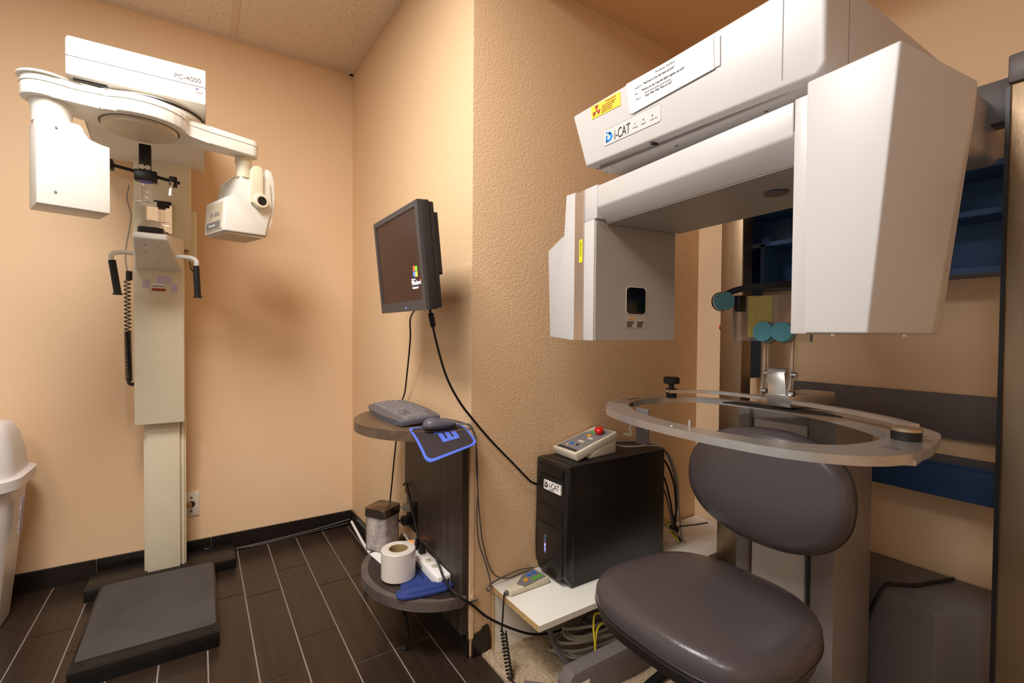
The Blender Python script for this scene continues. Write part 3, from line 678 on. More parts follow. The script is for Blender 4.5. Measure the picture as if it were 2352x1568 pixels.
# ---------------------------------------------------------------- corner shelf, computer tower
SZ = .25
t = thing('corner_shelf', 'low white laminate shelf with raw particle-board edge in the alcove corner', 'shelf', (1.0, 1.4, 0))
obj('top', MB().prism([(.897, YC-.002), (.897, 1.195), (1.775, 1.195), (1.79, 1.20), (2.125, 1.20), (2.125, YC)], SZ-.02, SZ, bev=0), lam_m, t)
obj('edge_band', MB().box(.8955, .8975, 1.196, YC-.002, SZ-.0195, SZ-.0005), chip_m, t, label='raw particle-board edge')
obj('support_panel', MB().box(.903, 1.27, 1.475, 1.493, .004, SZ-.02), lam_m, t)
obj('support_panel', MB().box(1.95, 1.97, 1.2, 1.45, .004, SZ-.02), lam_m, t)
obj('panel_edge', MB().box(.9015, .904, 1.475, 1.493, .004, SZ-.02), chip_m, t)
for x, z in ((.93, .215), (.93, .075), (1.2, .21)): obj('screw_hole', MB().cyl(.004, 0, .002, T(x, 1.4745, z) @ RX(PI/2), 8), ink_m, t)

t = thing('computer_tower', 'black computer tower standing on the low white shelf', 'computer', (1.36, 1.40, SZ))
x0, x1, y0, y1, z0, z1 = 1.105, 1.63, 1.308, 1.494, SZ+.004, .697
obj('case', MB().box(x0+.02, x1, y0, y1, z0, z1, bev=.003), pc_m, t)
fr = MB(); fp = [(x0-.004, z0+.04), (x0-.006, z0+.10), (x0, z1-.006), (x0+.008, z1), (x0+.03, z1), (x0+.03, z0), (x0+.022, z0)]
fr.prism(fp, -(y1+.001), -(y0-.001), frame((0, 0, 0), (1, 0, 0), (0, 0, 1)), bev=.003)
fo = obj('front_panel', fr, pcf_m, t)
obj('optical_drive', MB().box(x0-.008, x0, y0+.022, y1-.018, .648, .678, bev=.001).box(x0-.0085, x0, y0+.026, y0+.04, .652, .656), black_m, fo)
obj('drive_bay', MB().box(x0-.004, x0, y0+.022, y1-.018, .595, .642), blackrub_m, fo)
obj('drive_bay', MB().box(x0-.0075, x0, y0+.022, y1-.02, .475, .53, bev=.002), black_m, fo)
obj('door', MB().prism(rrect(.148, .185, .02, 6, -(y0+y1)/2+.0, .365), 0, .006, frame((x0-.003, 0, 0), (0, -1, 0), (0, 0, 1)) @ T(0, 0, -.0), bev=.002), pcf_m, fo)
PF = frame((x0-.0085, 0, 0), (0, -1, 0), (0, 0, 1))
lb = obj('label', MB().box(x0-.010, x0-.004, 1.338, 1.438, .588, .622), paper_m, fo, label='white printed logo sticker')
PL = frame((x0-.0104, 1.432, .596), (0, -1, 0), (0, 0, 1))
LB = PL
def logo(M, s, m, parent):
    q = MB(); q.box(0, .16*s, 0, .55*s, 0, .0006, M); q.box(0, .16*s, .68*s, .82*s, 0, .0006, M)
    n = 14; outer = [(.28*s+.42*s*math.cos(a), .34*s+.34*s*math.sin(a)) for a in [math.radians(-90+180*k/n) for k in range(n+1)]]
    inner = [(.28*s+.2*s*math.cos(a), .34*s+.17*s*math.sin(a)) for a in [math.radians(-90+180*k/n) for k in range(n+1)]]
    for k in range(n): q._new([(*outer[k], .0006), (*outer[k+1], .0006), (*inner[k+1], .0006), (*inner[k], .0006)], [(0, 1, 2, 3)], M)
    q.box(.05*s, .3*s, 0, .17*s, 0, .0006, M); q.prism([(.26*s, .78*s), (.26*s, .60*s), (.55*s, .52*s), (.5*s, .70*s)], 0, .0006, M)
    return obj('emblem', q, m, parent)
logo(LB, .028, ink_m, lb)
text('lettering', 'i-CAT', .030, LB @ T(.026, .003, 0), ink_m, lb, sx=.8)
text('lettering', 'Imaging Sciences', .005, LB @ T(.026, -.004, 0), ink_m, lb)
obj('power_badge', MB().box(x0-.0115, x0-.004, 1.418, 1.432, .345, .415), mat('badge_bronze', (150, 120, 110), .3, metal=.6), fo)
obj('power_light', MB().cyl(.0035, 0, .001, PF @ T(-1.425, .378, .003), 16).box(-1.4262, -1.4238, .352, .378, 0.003, .0038, PF), led_m, fo)
obj('badge_window', MB().box(x0-.012, x0-.010, 1.4195, 1.4305, .390, .412), mat('steel_blue', (60, 88, 130), .4), fo)
pt = MB()
for k in range(4): pt.box(x0-.0065, x0-.0015, 1.35+.026*k, 1.364+.026*k, .275, .283)
obj('front_port', pt, ink2_m, fo)

# cables behind the tower
cb1 = [([(1.635, 1.42, .62), (1.73, 1.40, .62), (1.78, 1.38, .52), (1.79, 1.37, .40), (1.775, 1.36, .32), (1.795, 1.35, .256)], .0045, cordb_m),
       ([(1.635, 1.39, .56), (1.72, 1.39, .55), (1.745, 1.37, .45), (1.765, 1.36, .34), (1.785, 1.34, .256)], .004, cordb_m),
       ([(1.635, 1.37, .52), (1.70, 1.37, .50), (1.735, 1.36, .40), (1.76, 1.355, .31), (1.805, 1.34, .256)], .004, cordg_m),
       ([(1.635, 1.44, .45), (1.70, 1.42, .42), (1.73, 1.39, .36), (1.755, 1.37, .30), (1.775, 1.34, .256)], .004, cordy_m),
       ([(1.635, 1.35, .36), (1.67, 1.35, .36), (1.71, 1.345, .33), (1.76, 1.345, .30), (1.80, 1.325, .256)], .0035, cordl_m)]
ctl_cables = ['black cable bowing out from the top rear of the tower', 'thin black cable inside the bundle behind the tower', 'dark grey cable low in the bundle behind the tower', 'yellowish cable low in the bundle behind the tower', 'pale grey cable nearest the shelf behind the tower']
for (p, r, m_), lab in zip(cb1, ctl_cables): obj('cable', MB().tube(p, r, 8, 8), m_, label=lab, cat='cable', group='cables behind the computer tower')
obj('zip_tie', MB().tube([(1.765, 1.352, .318), (1.79, 1.345, .322), (1.84, 1.30, .335), (1.88, 1.27, .345)], .003, 6, 5).lathe([(.02, -.004), (.023, 0), (.02, .004)], T(1.765, 1.358, .315) @ RX(.4), 16), ink_m, label='black cable tie with long tail round the cable bundle', cat='cable tie')

# control box
t = thing('control_box', 'beige sloped control box with red emergency button on top of the computer tower', 'control box', (1.28, 1.42, .697))
pA, pB, pC, pD = Vector((1.175, 1.492, .728)), Vector((1.170, 1.345, .728)), Vector((1.412, 1.372, .782)), Vector((1.405, 1.497, .782))
dn = Vector((.012, 0, -.03))
cbx = MB(); cbx.hexa([tuple(p+dn) for p in (pA, pB, pC, pD)] + [tuple(p) for p in (pA, pB, pC, pD)], bev=.004)
cbo2 = obj('housing', cbx, ctl_m, t)
obj('stand', MB().hexa([(1.25, 1.485, .698), (1.25, 1.355, .698), (1.405, 1.37, .698), (1.40, 1.485, .698), (1.27, 1.485, .722), (1.27, 1.355, .722), (1.41, 1.372, .755), (1.40, 1.485, .755)], bev=.002), ctl_m, t)
cxv = ((pC-pB)).normalized(); cyv = (pA-pB).normalized(); CX = frame(tuple(pB+Vector((0, 0, .0006))), cxv, cyv)
Lx = (pC-pB).length; Ly = (pA-pB).length
pn = obj('overlay', MB().prism([(.012, .012), (Lx-.012, .008), (Lx-.012, .118), (.012, Ly-.012)], -.0005, .001, CX), ctlp_m, t)
obj('overlay_bar', MB().box(.015, .027, .015, Ly-.02, .001, .0016, CX), ink_m, pn)
obj('emergency_button', MB().cyl(.012, .0, .012, CX @ T(.19, .045, 0), 24).lathe([(.016, .010), (.0205, .013), (.0205, .022), (.016, .027), (.006, .029)], CX @ T(.19, .045, 0), 32), red_m, t, label='red mushroom stop button')
def btn(mb_list, parent, CXm):
    for (x, y, w_, h_, m_) in mb_list: obj('button', MB().box(x-w_/2, x+w_/2, y-h_/2, y+h_/2, .001, .003, CXm, bev=.0008, seg=1), m_, parent)
btn([(.155, .075, .016, .020, orange_m), (.19, .085, .018, .024, green_m), (.095, .062, .014, .034, under_m), (.135, .048, .014, .03, under_m), (.045, .098, .012, .012, under_m)], pn, CX)
obj('button', MB().cyl(.0085, .001, .003, CX @ T(.062, .088, 0), 20), bluebtn_m, pn)
obj('button', MB().cyl(.006, .001, .004, CX @ T(.062, .052, 0), 16), ink_m, pn)
obj('indicator', MB().cyl(.002, .001, .003, CX @ T(.12, .105, 0), 10), green_m, pn)
obj('cable', MB().tube([(1.415, 1.40, .735), (1.46, 1.41, .725), (1.55, 1.42, .715), (1.64, 1.40, .70), (1.73, 1.39, .66), (1.785, 1.38, .55), (1.80, 1.37, .42), (1.775, 1.375, .31), (1.785, 1.36, .258)], .0042, 8, 8), cordg_m,
    label='grey cable running from the control box over the tower top', cat='cable', group='cables behind the computer tower')
obj('cable', MB().tube([(1.415, 1.385, .725), (1.48, 1.37, .712), (1.58, 1.35, .708), (1.645, 1.34, .695), (1.70, 1.34, .65), (1.76, 1.345, .55), (1.785, 1.35, .40), (1.80, 1.345, .258)], .004, 8, 8), cordl_m,
    label='pale grey cable lying beside the dark one on the tower top', cat='cable', group='cables behind the computer tower')

# remote pendant
t = thing('remote_pendant', 'beige hand pendant with blue, green and orange buttons on the white shelf', 'remote control', (.99, 1.42, SZ))
rx = Vector((.17, .005, 0)).normalized(); ry = Vector((-.005, .17, 0)).normalized()
RM = frame((.908, 1.398, SZ+.0015), rx, ry, (0, 0, 1)) @ RZ(.12)
ro = obj('housing', MB().hexa([(0, -.018, 0), (.172, -.042, 0), (.172, .042, 0), (0, .018, 0), (0, -.018, .020), (.172, -.042, .026), (.172, .042, .026), (0, .018, .020)], RM, bev=.005, seg=3), ctl_m, t)
ro2 = obj('overlay', MB().prism([(.045, .0), (.055, -.028), (.163, -.036), (.163, .036), (.10, .030)], .0245, .0262, RM @ Matrix.Rotation(-.0, 4, 'Y')), ctlp_m, t)
RB = RM @ T(0, 0, .0252)
btn([(.118, -.018, .020, .016, green_m), (.143, -.018, .020, .016, green_m)], ro2, RB)
for x, y, r_, m_ in ((.085, -.004, .0085, orange_m), (.118, .014, .0085, bluebtn_m), (.143, .014, .0085, bluebtn_m)): obj('button', MB().cyl(r_, .001, .003, RB @ T(x, y, 0), 20), m_, ro2)
g0 = RM @ Vector((-.004, 0, .010))
obj('strain_relief', MB().tube([tuple(RM @ Vector((.004, 0, .011))), tuple(RM @ Vector((-.012, 0, .009)))], .007, 10, 0), grey_m, t)
hx = MB().tube([tuple(RM @ Vector((-.016, 0, .009))), (.875, 1.372, .242), (.868, 1.365, .20), (.862, 1.36, .165), (.868, 1.362, .15)], .003, 8, 8)
hx.tube(helix([(.87, 1.362, .15), (.872, 1.345, .08), (.872, 1.32, .015)], .0095, 13, 12), .003, 6, 0)
hx.tube([(.872, 1.32, .012), (.88, 1.25, .012), (.9, 1.1, .012)], .003, 6, 5)
obj('coiled_cord', hx, cordb_m, t)

# coils on the carpet
def coil(cx, cy, z, rx_, ry_, turns, r, jit, seed, ang=0):
    rnd = random.Random(seed); pts = []
    for k in range(int(turns*16)+1):
        a = 2*PI*k/16; j_ = 1+rnd.uniform(-jit, jit)*.5; rr = 1-.3*(k/(turns*16))
        x, y = rx_*rr*j_*math.cos(a), ry_*rr*j_*math.sin(a)
        pts.append((cx+x*math.cos(ang)-y*math.sin(ang), cy+x*math.sin(ang)+y*math.cos(ang), z+.018*(k/16)*.8+.01*math.sin(a*1.3+seed)))
    return MB().tube(pts, r, 8, 3)
cl = coil(1.27, 1.30, .02, .22, .085, 7, .0055, .18, 3, -.1)
obj('cable_coil', cl, cordl_m, label='big loose coil of grey cable on the carpet under the white shelf', cat='cable coil')
obj('cable_coil', coil(1.36, 1.33, .055, .17, .075, 4, .0045, .2, 9, .1), cordg_m, label='darker thinner cable coil lying on the big grey one', cat='cable coil')
obj('cable_tie', MB().tube([(1.09, 1.225, .02), (1.10, 1.20, .05), (1.12, 1.19, .075), (1.13, 1.185, .10), (1.135, 1.20, .16), (1.16, 1.22, .19), (1.20, 1.22, .175), (1.235, 1.19, .13)], .0035, 8, 8).tube([(1.13, 1.185, .10), (1.15, 1.20, .145), (1.18, 1.21, .155), (1.22, 1.22, .14)], .0035, 8, 8).tube([(1.11, 1.165, .06), (1.125, 1.185, .085), (1.15, 1.19, .07)], .0035, 8, 6), cordy_m,
    label='yellow cord loop tied round the grey cable coil', cat='cord')
obj('cable', MB().tube([(1.055, 1.40, .19), (1.05, 1.36, .14), (1.04, 1.30, .08), (1.06, 1.23, .03), (1.10, 1.17, .012)], .005, 8, 8).tube([(1.07, 1.40, .19), (1.066, 1.36, .12), (1.06, 1.30, .06), (1.08, 1.23, .02)], .005, 8, 8), grey_m,
    label='pair of grey cables dropping in front of the coil', cat='cable')
# debris
dbm = MB(); dbm.prism([(0, 0), (.05, -.01), (.075, .02), (.05, .055), (.01, .045)], .005, .022, T(1.0, 1.21, 0), bev=.003)
obj('plaster_chunk', dbm, concrete_m, label='broken chunk of pale plaster on the carpet', cat='debris')
obj('metal_strip', MB().box(-.07, .07, -.008, .008, .008, .014, T(.955, 1.235, 0) @ RZ(-.75)), grey_m, label='short grey strip lying on the carpet beside the plaster chunk', cat='strip')
ch = MB().tube([(1.10, 1.02, .025), (1.2, 1.04, .022), (1.35, 1.06, .022), (1.5, 1.06, .022)], .011, 12, 8)
for k in range(34): ch.lathe([(.011, -.0018), (.0135, 0), (.011, .0018)], frame((1.11+.0115*k, 1.022+.0013*k, .0235), (0, 0, 1), (0, 1, 0)), 12)
obj('conduit', ch, blackrub_m, label='black corrugated conduit on the carpet beside the grey foot', cat='conduit')

# ---------------------------------------------------------------- cone beam scanner
CT = thing('ct_scanner', 'large white cone-beam CT scanner with gantry, overhead arm and steel columns', 'CT scanner', (1.84, .71, 0))
for y0_, y1_ in ((1.080, 1.176), (.245, .345)):
    so_ = obj('steel_column', MB().box(1.80, 1.87, y0_, y1_, .0, 1.85, bev=.006, seg=3), steel_m, CT)
    obj('column_cap', MB().box(1.795, 1.875, y0_-.004, y1_+.004, 1.85, 1.925, bev=.006), grey_m, so_)
    if y1_ < 1: obj('edge_strip', MB().box(1.806, 1.868, y1_, y1_+.009, .0, 1.845), black_m, so_)
obj('cross_beam', MB().box(1.88, 1.95, .25, 1.168, 1.78, 1.90, bev=.004), grey_m, CT)
# feet
for y_ in (1.135, .30):
    fm = MB(); fm.prism([(.95, .0), (.945, .085), (.97, .118), (1.80, .118), (1.80, .0)], -(y_+.026), -(y_-.026), frame((0, 0, 0), (1, 0, 0), (0, 0, 1)), bev=.003)
    ft = obj('foot', fm, grey_m, CT)
    obj('foot_label', MB().box(1.00, 1.035, y_-.0272, y_-.025, .035, .08), paper_m, ft)
# overhead arm: profile in y-z, tapering back
ar = MB()
yl0, yl1, yr = 1.005, 1.063, .398
v = [(.90, yl0, 1.640), (.90, yr+.012, 1.632), (.90, yr, 1.648), (.90, yr, 1.815), (.90, yl1, 1.802),
     (2.10, yl0, 1.69), (2.10, yr+.012, 1.69), (2.10, yr, 1.70), (2.10, yr, 1.85), (2.10, yl1, 1.85)]
vv, ff = ar._new(v, [(0, 1, 2, 3, 4), (9, 8, 7, 6, 5), (0, 5, 6, 1), (1, 6, 7, 2), (2, 7, 8, 3), (3, 8, 9, 4), (4, 9, 5, 0)])
es = [e for e in ar.bm.edges]
bmesh.ops.bevel(ar.bm, geom=es, offset=.016, segments=4, affect='EDGES', profile=.5, clamp_overlap=True)
arm = obj('overhead_arm', ar, shell_m, CT, smooth=40)
obj('seam', MB().box(.8992, .9003, .470, .4712, 1.648, 1.80).box(.985, .9862, yr-.0008, yr+.001, 1.66, 1.80).box(.925, .9262, .47, .99, 1.6335, 1.6362), ink2_m, arm)
obj('underside_plate', MB().box(.93, 1.6, .44, .98, 1.631, 1.640), shell_m, arm)
for y_ in (.985, .94, .745, .53): obj('screw', MB().cyl(.004, 1.628, 1.6315, T(.955 if y_ != .94 else .94, y_, 0), 12), chrome_m, arm)
obj('slot', MB().box(.905, .925, .775, .783, 1.633, 1.640), ink_m, arm)
AF = frame((.8995, 0, 0), (0, -1, 0), (0, 0, 1))     # face frame: local x = -y, y = z, z = -x (towards room)
ws = obj('warning_sticker', MB().prism([(-.980, 1.762), (-.874, 1.760), (-.876, 1.796), (-.985, 1.797)], -.0005, .0008, AF), yel_m, arm, label='yellow radiation warning sticker')
tr = MB()
cx_, cz_ = -.962, 1.779
for a0 in (90, 210, 330):
    pts = [(cx_+.004*math.cos(math.radians(a0-30)), cz_+.004*math.sin(math.radians(a0-30)))] + [(cx_+.015*math.cos(math.radians(a)), cz_+.015*math.sin(math.radians(a))) for a in range(a0-30, a0+31, 10)] + [(cx_+.004*math.cos(math.radians(a0+30)), cz_+.004*math.sin(math.radians(a0+30)))]
    tr.prism(pts, .0008, .0012, AF @ T(0, 0, 0))
tr.cyl(.0025, .0008, .0012, AF @ T(cx_, cz_, 0), 12)
obj('trefoil', tr, redink_m, ws)
text('lettering', 'WARNING', .008, AF @ T(-.910, 1.788, .001), redink_m, ws, align='CENTER')
for k, s_ in enumerate(('This x-ray unit may be dangerous', 'to patient and operator unless', 'safe exposure factors and', 'instructions are observed')):
    text('lettering', s_, .0052, AF @ T(-.942, 1.782-.0055*k, .001), redink_m, ws, sx=.72)
lbl = obj('logo_panel', MB().prism(rrect(.185, .042, .006, 4, -.8395, 1.695), -.0004, .0005, AF), mat('panel_film', (214, 210, 206), .3), arm)
olm = MB()
for z_ in (1.6740, 1.7160): olm.box(-.930, -.750, z_-.0003, z_+.0003, .0005, .0008, AF)
obj('panel_outline', olm, ink2_m, lbl)
logo(AF @ T(-.925, 1.681, .0005), .034, logo_m, lbl)
text('lettering', 'i-CAT', .036, AF @ T(-.895, 1.680, .0008), ink_m, lbl, sx=.60)
for k, (s_, m_) in enumerate((('POWER', green_m), ('READY', ink_m), ('X-RAY ON', ink_m))):
    text('lettering', s_, .0045, AF @ T(-.832+.027*k, 1.685, .0008), ink2_m, lbl)
    obj('indicator', MB().cyl(.0016, .0005, .0015, AF @ T(-.825+.027*k, 1.696, 0), 10), m_, lbl)
# instruction sheet in its sleeve
t = thing('instruction_sheet', 'white printed instruction sheet taped on the scanner overhead arm', 'sign', (.897, .78, 1.72))
obj('plastic_sleeve', MB().prism([(-.842, 1.725), (-.596, 1.733), (-.597, 1.796), (-.855, 1.80)], .0012, .0018, AF), mat('clear_sleeve', (226, 220, 214), .15), t)
obj('paper', MB().prism([(-.834, 1.722), (-.608, 1.731), (-.612, 1.800), (-.854, 1.803)], .002, .0034, AF), paper_m, t)
po = t
TX = AF @ T(0, 0, .0036)
text('lettering', 'Mandibular Positions', .0075, TX @ T(-.735, 1.790, 0), ink2_m, po, align='CENTER', sx=.9)
for s_, x_, z_, sz in (('Closed/CO = ', -.826, 1.777, .0066), ('"Bite firmly on your back teeth and hold"', -.797, 1.778, .0074), ('Rest = ', -.824, 1.763, .0066), ('"Moisten your lips, bring them lightly together and hold"', -.803, 1.764, .0074), ('measure before and after ear piece insertion', -.793, 1.755, .0058), ('Open = ', -.820, 1.749, .0066), ('"Open Wide, Wide, Wide and hold"', -.793, 1.747, .0074)):
    text('lettering', s_, sz, TX @ T(x_, z_, 0), ink_m if s_[0] == '"' else ink2_m, po, sx=.72)
# gantry
G5 = math.radians(5.5)
GF = frame((.90, .70, 0), (math.cos(G5), -math.sin(G5), 0), (math.sin(G5), math.cos(G5), 0), (0, 0, 1))
gb = MB()
pr_ = [(-.0, 1.530), (.0, 1.590), (.32, 1.590), (.32, 1.489), (.035, 1.489)]
gb.prism(pr_, -.288, .265, GF @ frame((0, 0, 0), (1, 0, 0), (0, 0, 1)), bev=.004, seg=2)   # z axis of this frame is -y'
gan = obj('gantry_bar', gb, shell_m, CT)
obj('gantry_pivot', MB().cyl(.09, 1.588, 1.66, GF @ T(.22, .02, 0), 48), dark_m, CT)
obj('seam', MB().box(-.0006, .02, -.2662, -.2655, 1.54, 1.588, GF), ink2_m, gan)
obj('underside_panel', MB().box(.036, .315, -.262, .285, 1.4884, 1.4935, GF), shell2_m, gan)
obj('sensor_disc', MB().cyl(.024, 1.4838, 1.486, GF @ T(.16, -.13, 0), 32), grey_m, gan)
de = MB(); de.box(0, .315, .30, .347, 1.158, 1.50, GF, bev=.002); 
deo = obj('detector_housing', de, shell_m, CT)
obj('detector_face', MB().box(.006, .312, .2975, .301, 1.160, 1.49, GF), shell2_m, deo, label='grey-beige inner detector face')
obj('steel_band', MB().box(-.0015, .31, .347, .392, 1.157, 1.592, GF, bev=.001, seg=1), mat('champagne_metal', (196, 172, 152), .35, metal=.6), deo)
ytag = obj('yellow_sticker', MB().box(-.0025, -.001, .352, .366, 1.385, 1.452, GF), mat('bright_yellow', (238, 232, 40), .5), deo)
text('lettering', 'CAUTION HOT SURFACE', .0055, GF @ T(-.0026, .357, 1.402) @ frame((0, 0, 0), (0, 0, 1), (0, 1, 0)), ink_m, ytag, sx=.7)
obj('outer_cover', MB().prism([(-.392, 1.157), (-.526, 1.167), (-.541, 1.446), (-.447, 1.478), (-.440, 1.600), (-.392, 1.597)], -.31, .0, GF @ frame((0, 0, 0), (0, -1, 0), (0, 0, 1)), bev=.002), shell_m, deo)
obj('top_cover', MB().box(0.0005, .315, .2885, .347, 1.5005, 1.594, GF, bev=.002), shell_m, deo)
DF = GF @ frame((0, .2972, 0), (1, 0, 0), (0, 0, 1))
obj('window', MB().prism(rrect(.072, .078, .012, 6, .155, 1.276), -.001, .0015, DF), lens_m, deo, label='black scanner window')
obj('window_rim', MB().prism(rrect(.078, .084, .014, 6, .155, 1.276), -.001, .0006, DF), under_m, deo)
nt_ = obj('notice', MB().box(.117, .193, 1.196, 1.232, 0, .0004, DF), mat('notice_film', (186, 176, 164), .4), deo)
text('lettering', 'WARNING', .006, DF @ T(.124, 1.222, .001), redink_m if False else orange_m, nt_)
for k, s_ in enumerate(('DO NOT TOUCH', 'THE WINDOW', 'DURING USE', 'KEEP CLEAR')):
    for x_ in (.121, .160): text('lettering', s_, .0045, DF @ T(x_, 1.212-.0045*k, .001), ink_m, nt_, sx=.75)
# source side
se = MB(); se.box(0.0, .30, -.295, -.266, 1.181, 1.592, GF, bev=.003)
seo = obj('source_inner_panel', se, shell_m, CT)
# source housing (tapered): bottom ring then top ring
sb = MB()
bot = [(.0, -.288), (.0, -.388), (.20, -.392), (.285, -.372), (.335, -.33), (.335, -.288)]
top = [(-.002, -.288), (-.002, -.424), (.242, -.430), (.305, -.405), (.355, -.35), (.355, -.288)]
n = len(bot)
zb, zt = [1.182]*n, [1.612, 1.612, 1.612, 1.575, 1.575, 1.60]
vs = [(x, y, z) for (x, y), z in zip(bot, zb)] + [(x, y, z) for (x, y), z in zip(top, zt)]
sb._new(vs, [tuple(range(n-1, -1, -1)), tuple(range(n, 2*n))] + [(i, (i+1) % n, n+(i+1) % n, n+i) for i in range(n)], GF)
bmesh.ops.triangulate(sb.bm, faces=[f_ for f_ in sb.bm.faces if len(f_.verts) > 4])
bmesh.ops.bevel(sb.bm, geom=[e for e in sb.bm.edges if e.calc_face_angle(0) > .25], offset=.004, segments=3, affect='EDGES', profile=.5)
sho = obj('source_housing', sb, shell_m, seo)
obj('scuff_mark', MB().prism(sellipse(.006, .036, 2, 24, 0, 0), 0, .001, GF @ frame((.255, -.3905, 1.33), (.9, .22, 0), (.01, -.03, 1))), ink2_m, sho)
obj('screw', MB().cyl(.004, 1.178, 1.183, GF @ T(.05, -.31, 0), 10).cyl(.004, 1.178, 1.183, GF @ T(.25, -.33, 0), 10), chrome_m, sho)

# rear electronics cabinet by the wall
t = thing('electronics_cabinet', 'low dark grey metal electronics cabinet against the tan wall', 'cabinet', (1.97, .57, 0))
eb = MB(); eb.prism([(2.125, .30), (1.92, .393), (1.815, .472), (1.86, .664), (1.90, .80), (1.96, .92), (2.125, .92)], 0, .365, bev=.004)
obj('housing', eb, grey_m, t)
obj('cabinet_cord', MB().tube([(2.097, .503, .372), (2.0, .535, .372), (1.934, .558, .372), (1.89, .585, .375), (1.85, .604, .378), (1.826, .618, .345), (1.818, .640, .27), (1.81, .655, .18), (1.79, .66, .07), (1.77, .66, .012)], .006, 8, 8), cordb_m, label='black cord snaking over the grey cabinet', cat='cord')

# ---------------------------------------------------------------- blue fittings on the right wall
t = thing('blue_wall_cabinet', 'open blue laminate wall cabinet behind the scanner columns', 'cabinet', (2.04, .8, 1.37))
xf = 1.96
obj('side_panel', MB().box(xf, XD, 1.185, 1.205, .985, 1.70), blue2_m, t, label='long blue side panel')
obj('side_panel', MB().box(xf, XD, -.3, -.28, 1.37, 1.70), blue2_m, t)
obj('back_board', MB().box(XD-.012, XD-.001, -.28, 1.185, 1.37, 1.70), blue2_m, t)
obj('bottom_board', MB().box(xf, XD-.012, -.28, 1.185, 1.37, 1.388), blue2_m, t)
obj('top_board', MB().box(xf, XD-.012, -.28, 1.185, 1.682, 1.70), blue2_m, t)
obj('shelf_board', MB().box(xf+.01, XD-.012, -.28, 1.185, 1.545, 1.562), blue2_m, t)
obj('divider', MB().box(xf+.01, XD-.012, 1.09, 1.105, 1.388, 1.555), blue2_m, t)
obj('wall_rail', MB().box(XD-.025, XD, -.3, 1.06, .835, .985, bev=.002), grey_m, label='long dark grey rail fixed along the tan wall', cat='wall rail')
obj('drawer_box', MB().box(1.985, XD, -.3, 1.0, .665, .765, bev=.002).box(1.99, XD, -.3, 1.0, .765, .775), [blue_m], label='long blue drawer box under the grey wall rail', cat='drawer')
obj('push_switch', MB().cyl(.012, 0, .015, T(1.845, 1.186, 1.207) @ RX(-PI/2), 16), red_m, label='small red push switch on the edge of the left steel column', cat='switch')

# ---------------------------------------------------------------- patient chair with ring and head support
CH = thing('patient_chair', 'grey vinyl patient chair on a grey post inside the scanner', 'chair', (1.55, .75, 0))
ps = MB(); ps.box(1.53, 1.78, .625, .70, 0.0, .935, bev=.004); ps.box(1.55, 1.78, .70, .885, 0, .935, bev=.003); ps.box(1.53, 1.78, .885, .925, 0, .935, bev=.003)
pso = obj('post', ps, grey2_m, CH)
obj('slide_slot', MB().box(1.5285, 1.532, .688, .698, .05, .62), ink_m, pso)
obj('slide_panel', MB().box(1.545, 1.552, .712, .878, .02, .90), mat('pale_grey_panel', (206, 200, 196), .4), pso)
obj('foot_plate', MB().box(1.10, 1.80, .60, .95, .004, .03, bev=.004), grey_m, pso)
obj('seat_bracket', MB().box(1.10, 1.54, .72, .80, .30, .345, bev=.006).box(1.02, 1.12, .70, .82, .34, .435, bev=.004), grey_m, CH)
# seat: local outline, rounded
def cushion(M, outline, prof):
    rings = []
    for sc_, z in prof: rings.append([(x*sc_, y*sc_, z) for x, y in outline])
    return MB().loft(rings, M)
so1 = []
for k in range(72):
    a = 2*PI*k/72; c_, s_ = math.cos(a), math.sin(a); e = 2.9
    x = .202*math.copysign(abs(c_)**(2/e), c_); y = .232*math.copysign(abs(s_)**(2/e), s_)
    y *= 1-.10*(x+.2)/.4          # narrower towards the back
    so1.append((x, y))
SM = T(1.058, .724, .02) @ Matrix.Diagonal((1.10, 1.11, 1, 1))
st1 = cushion(SM, so1, [(.97, .438), (1.0, .445), (1.008, .462), (1.0, .482), (.975, .496), (.93, .505), (.82, .511), (.6, .513), (.3, .514), (.05, .514)])
seat = obj('seat', st1, vinyl_m, CH, smooth=80)
obj('seat_piping', cushion(SM, so1, [(1.0, .450), (1.012, .453), (1.012, .457), (1.0, .460)]), vinyl2_m, seat)
obj('seat_base', cushion(SM, so1, [(.90, .41), (.96, .415), (.985, .44), (.97, .445)]), vinyl2_m, seat)
bo1 = []
for k in range(72):
    a = 2*PI*k/72; c_, s_ = math.cos(a), math.sin(a); e = 2.3
    x = .235*math.copysign(abs(c_)**(2/e), c_); y = .163*math.copysign(abs(s_)**(2/e), s_)
    bo1.append((x, y*(1+.06*x/.2)))
bn = Vector((-1, 0, .10)).normalized(); bu = Vector((.10, 0, 1)).normalized()
BM = frame((1.345, .742, .748), (0, -1, 0), bu, bn)
bk = obj('backrest', cushion(BM, bo1, [(.95, -.028), (.99, -.02), (1.0, -.005), (.985, .012), (.94, .025), (.85, .034), (.65, .041), (.35, .045), (.05, .046)]), vinyl_m, CH, smooth=80)
obj('backrest_piping', cushion(BM, bo1, [(.99, -.014), (1.008, -.011), (1.008, -.007), (.99, -.004)]), vinyl2_m, bk)
obj('backrest_shell', cushion(BM, bo1, [(.9, -.038), (.97, -.034), (.985, -.02), (.97, -.018)]), vinyl2_m, bk)
obj('backrest_bracket', MB().box(1.37, 1.55, .70, .80, .62, .72, bev=.005), grey_m, CH)
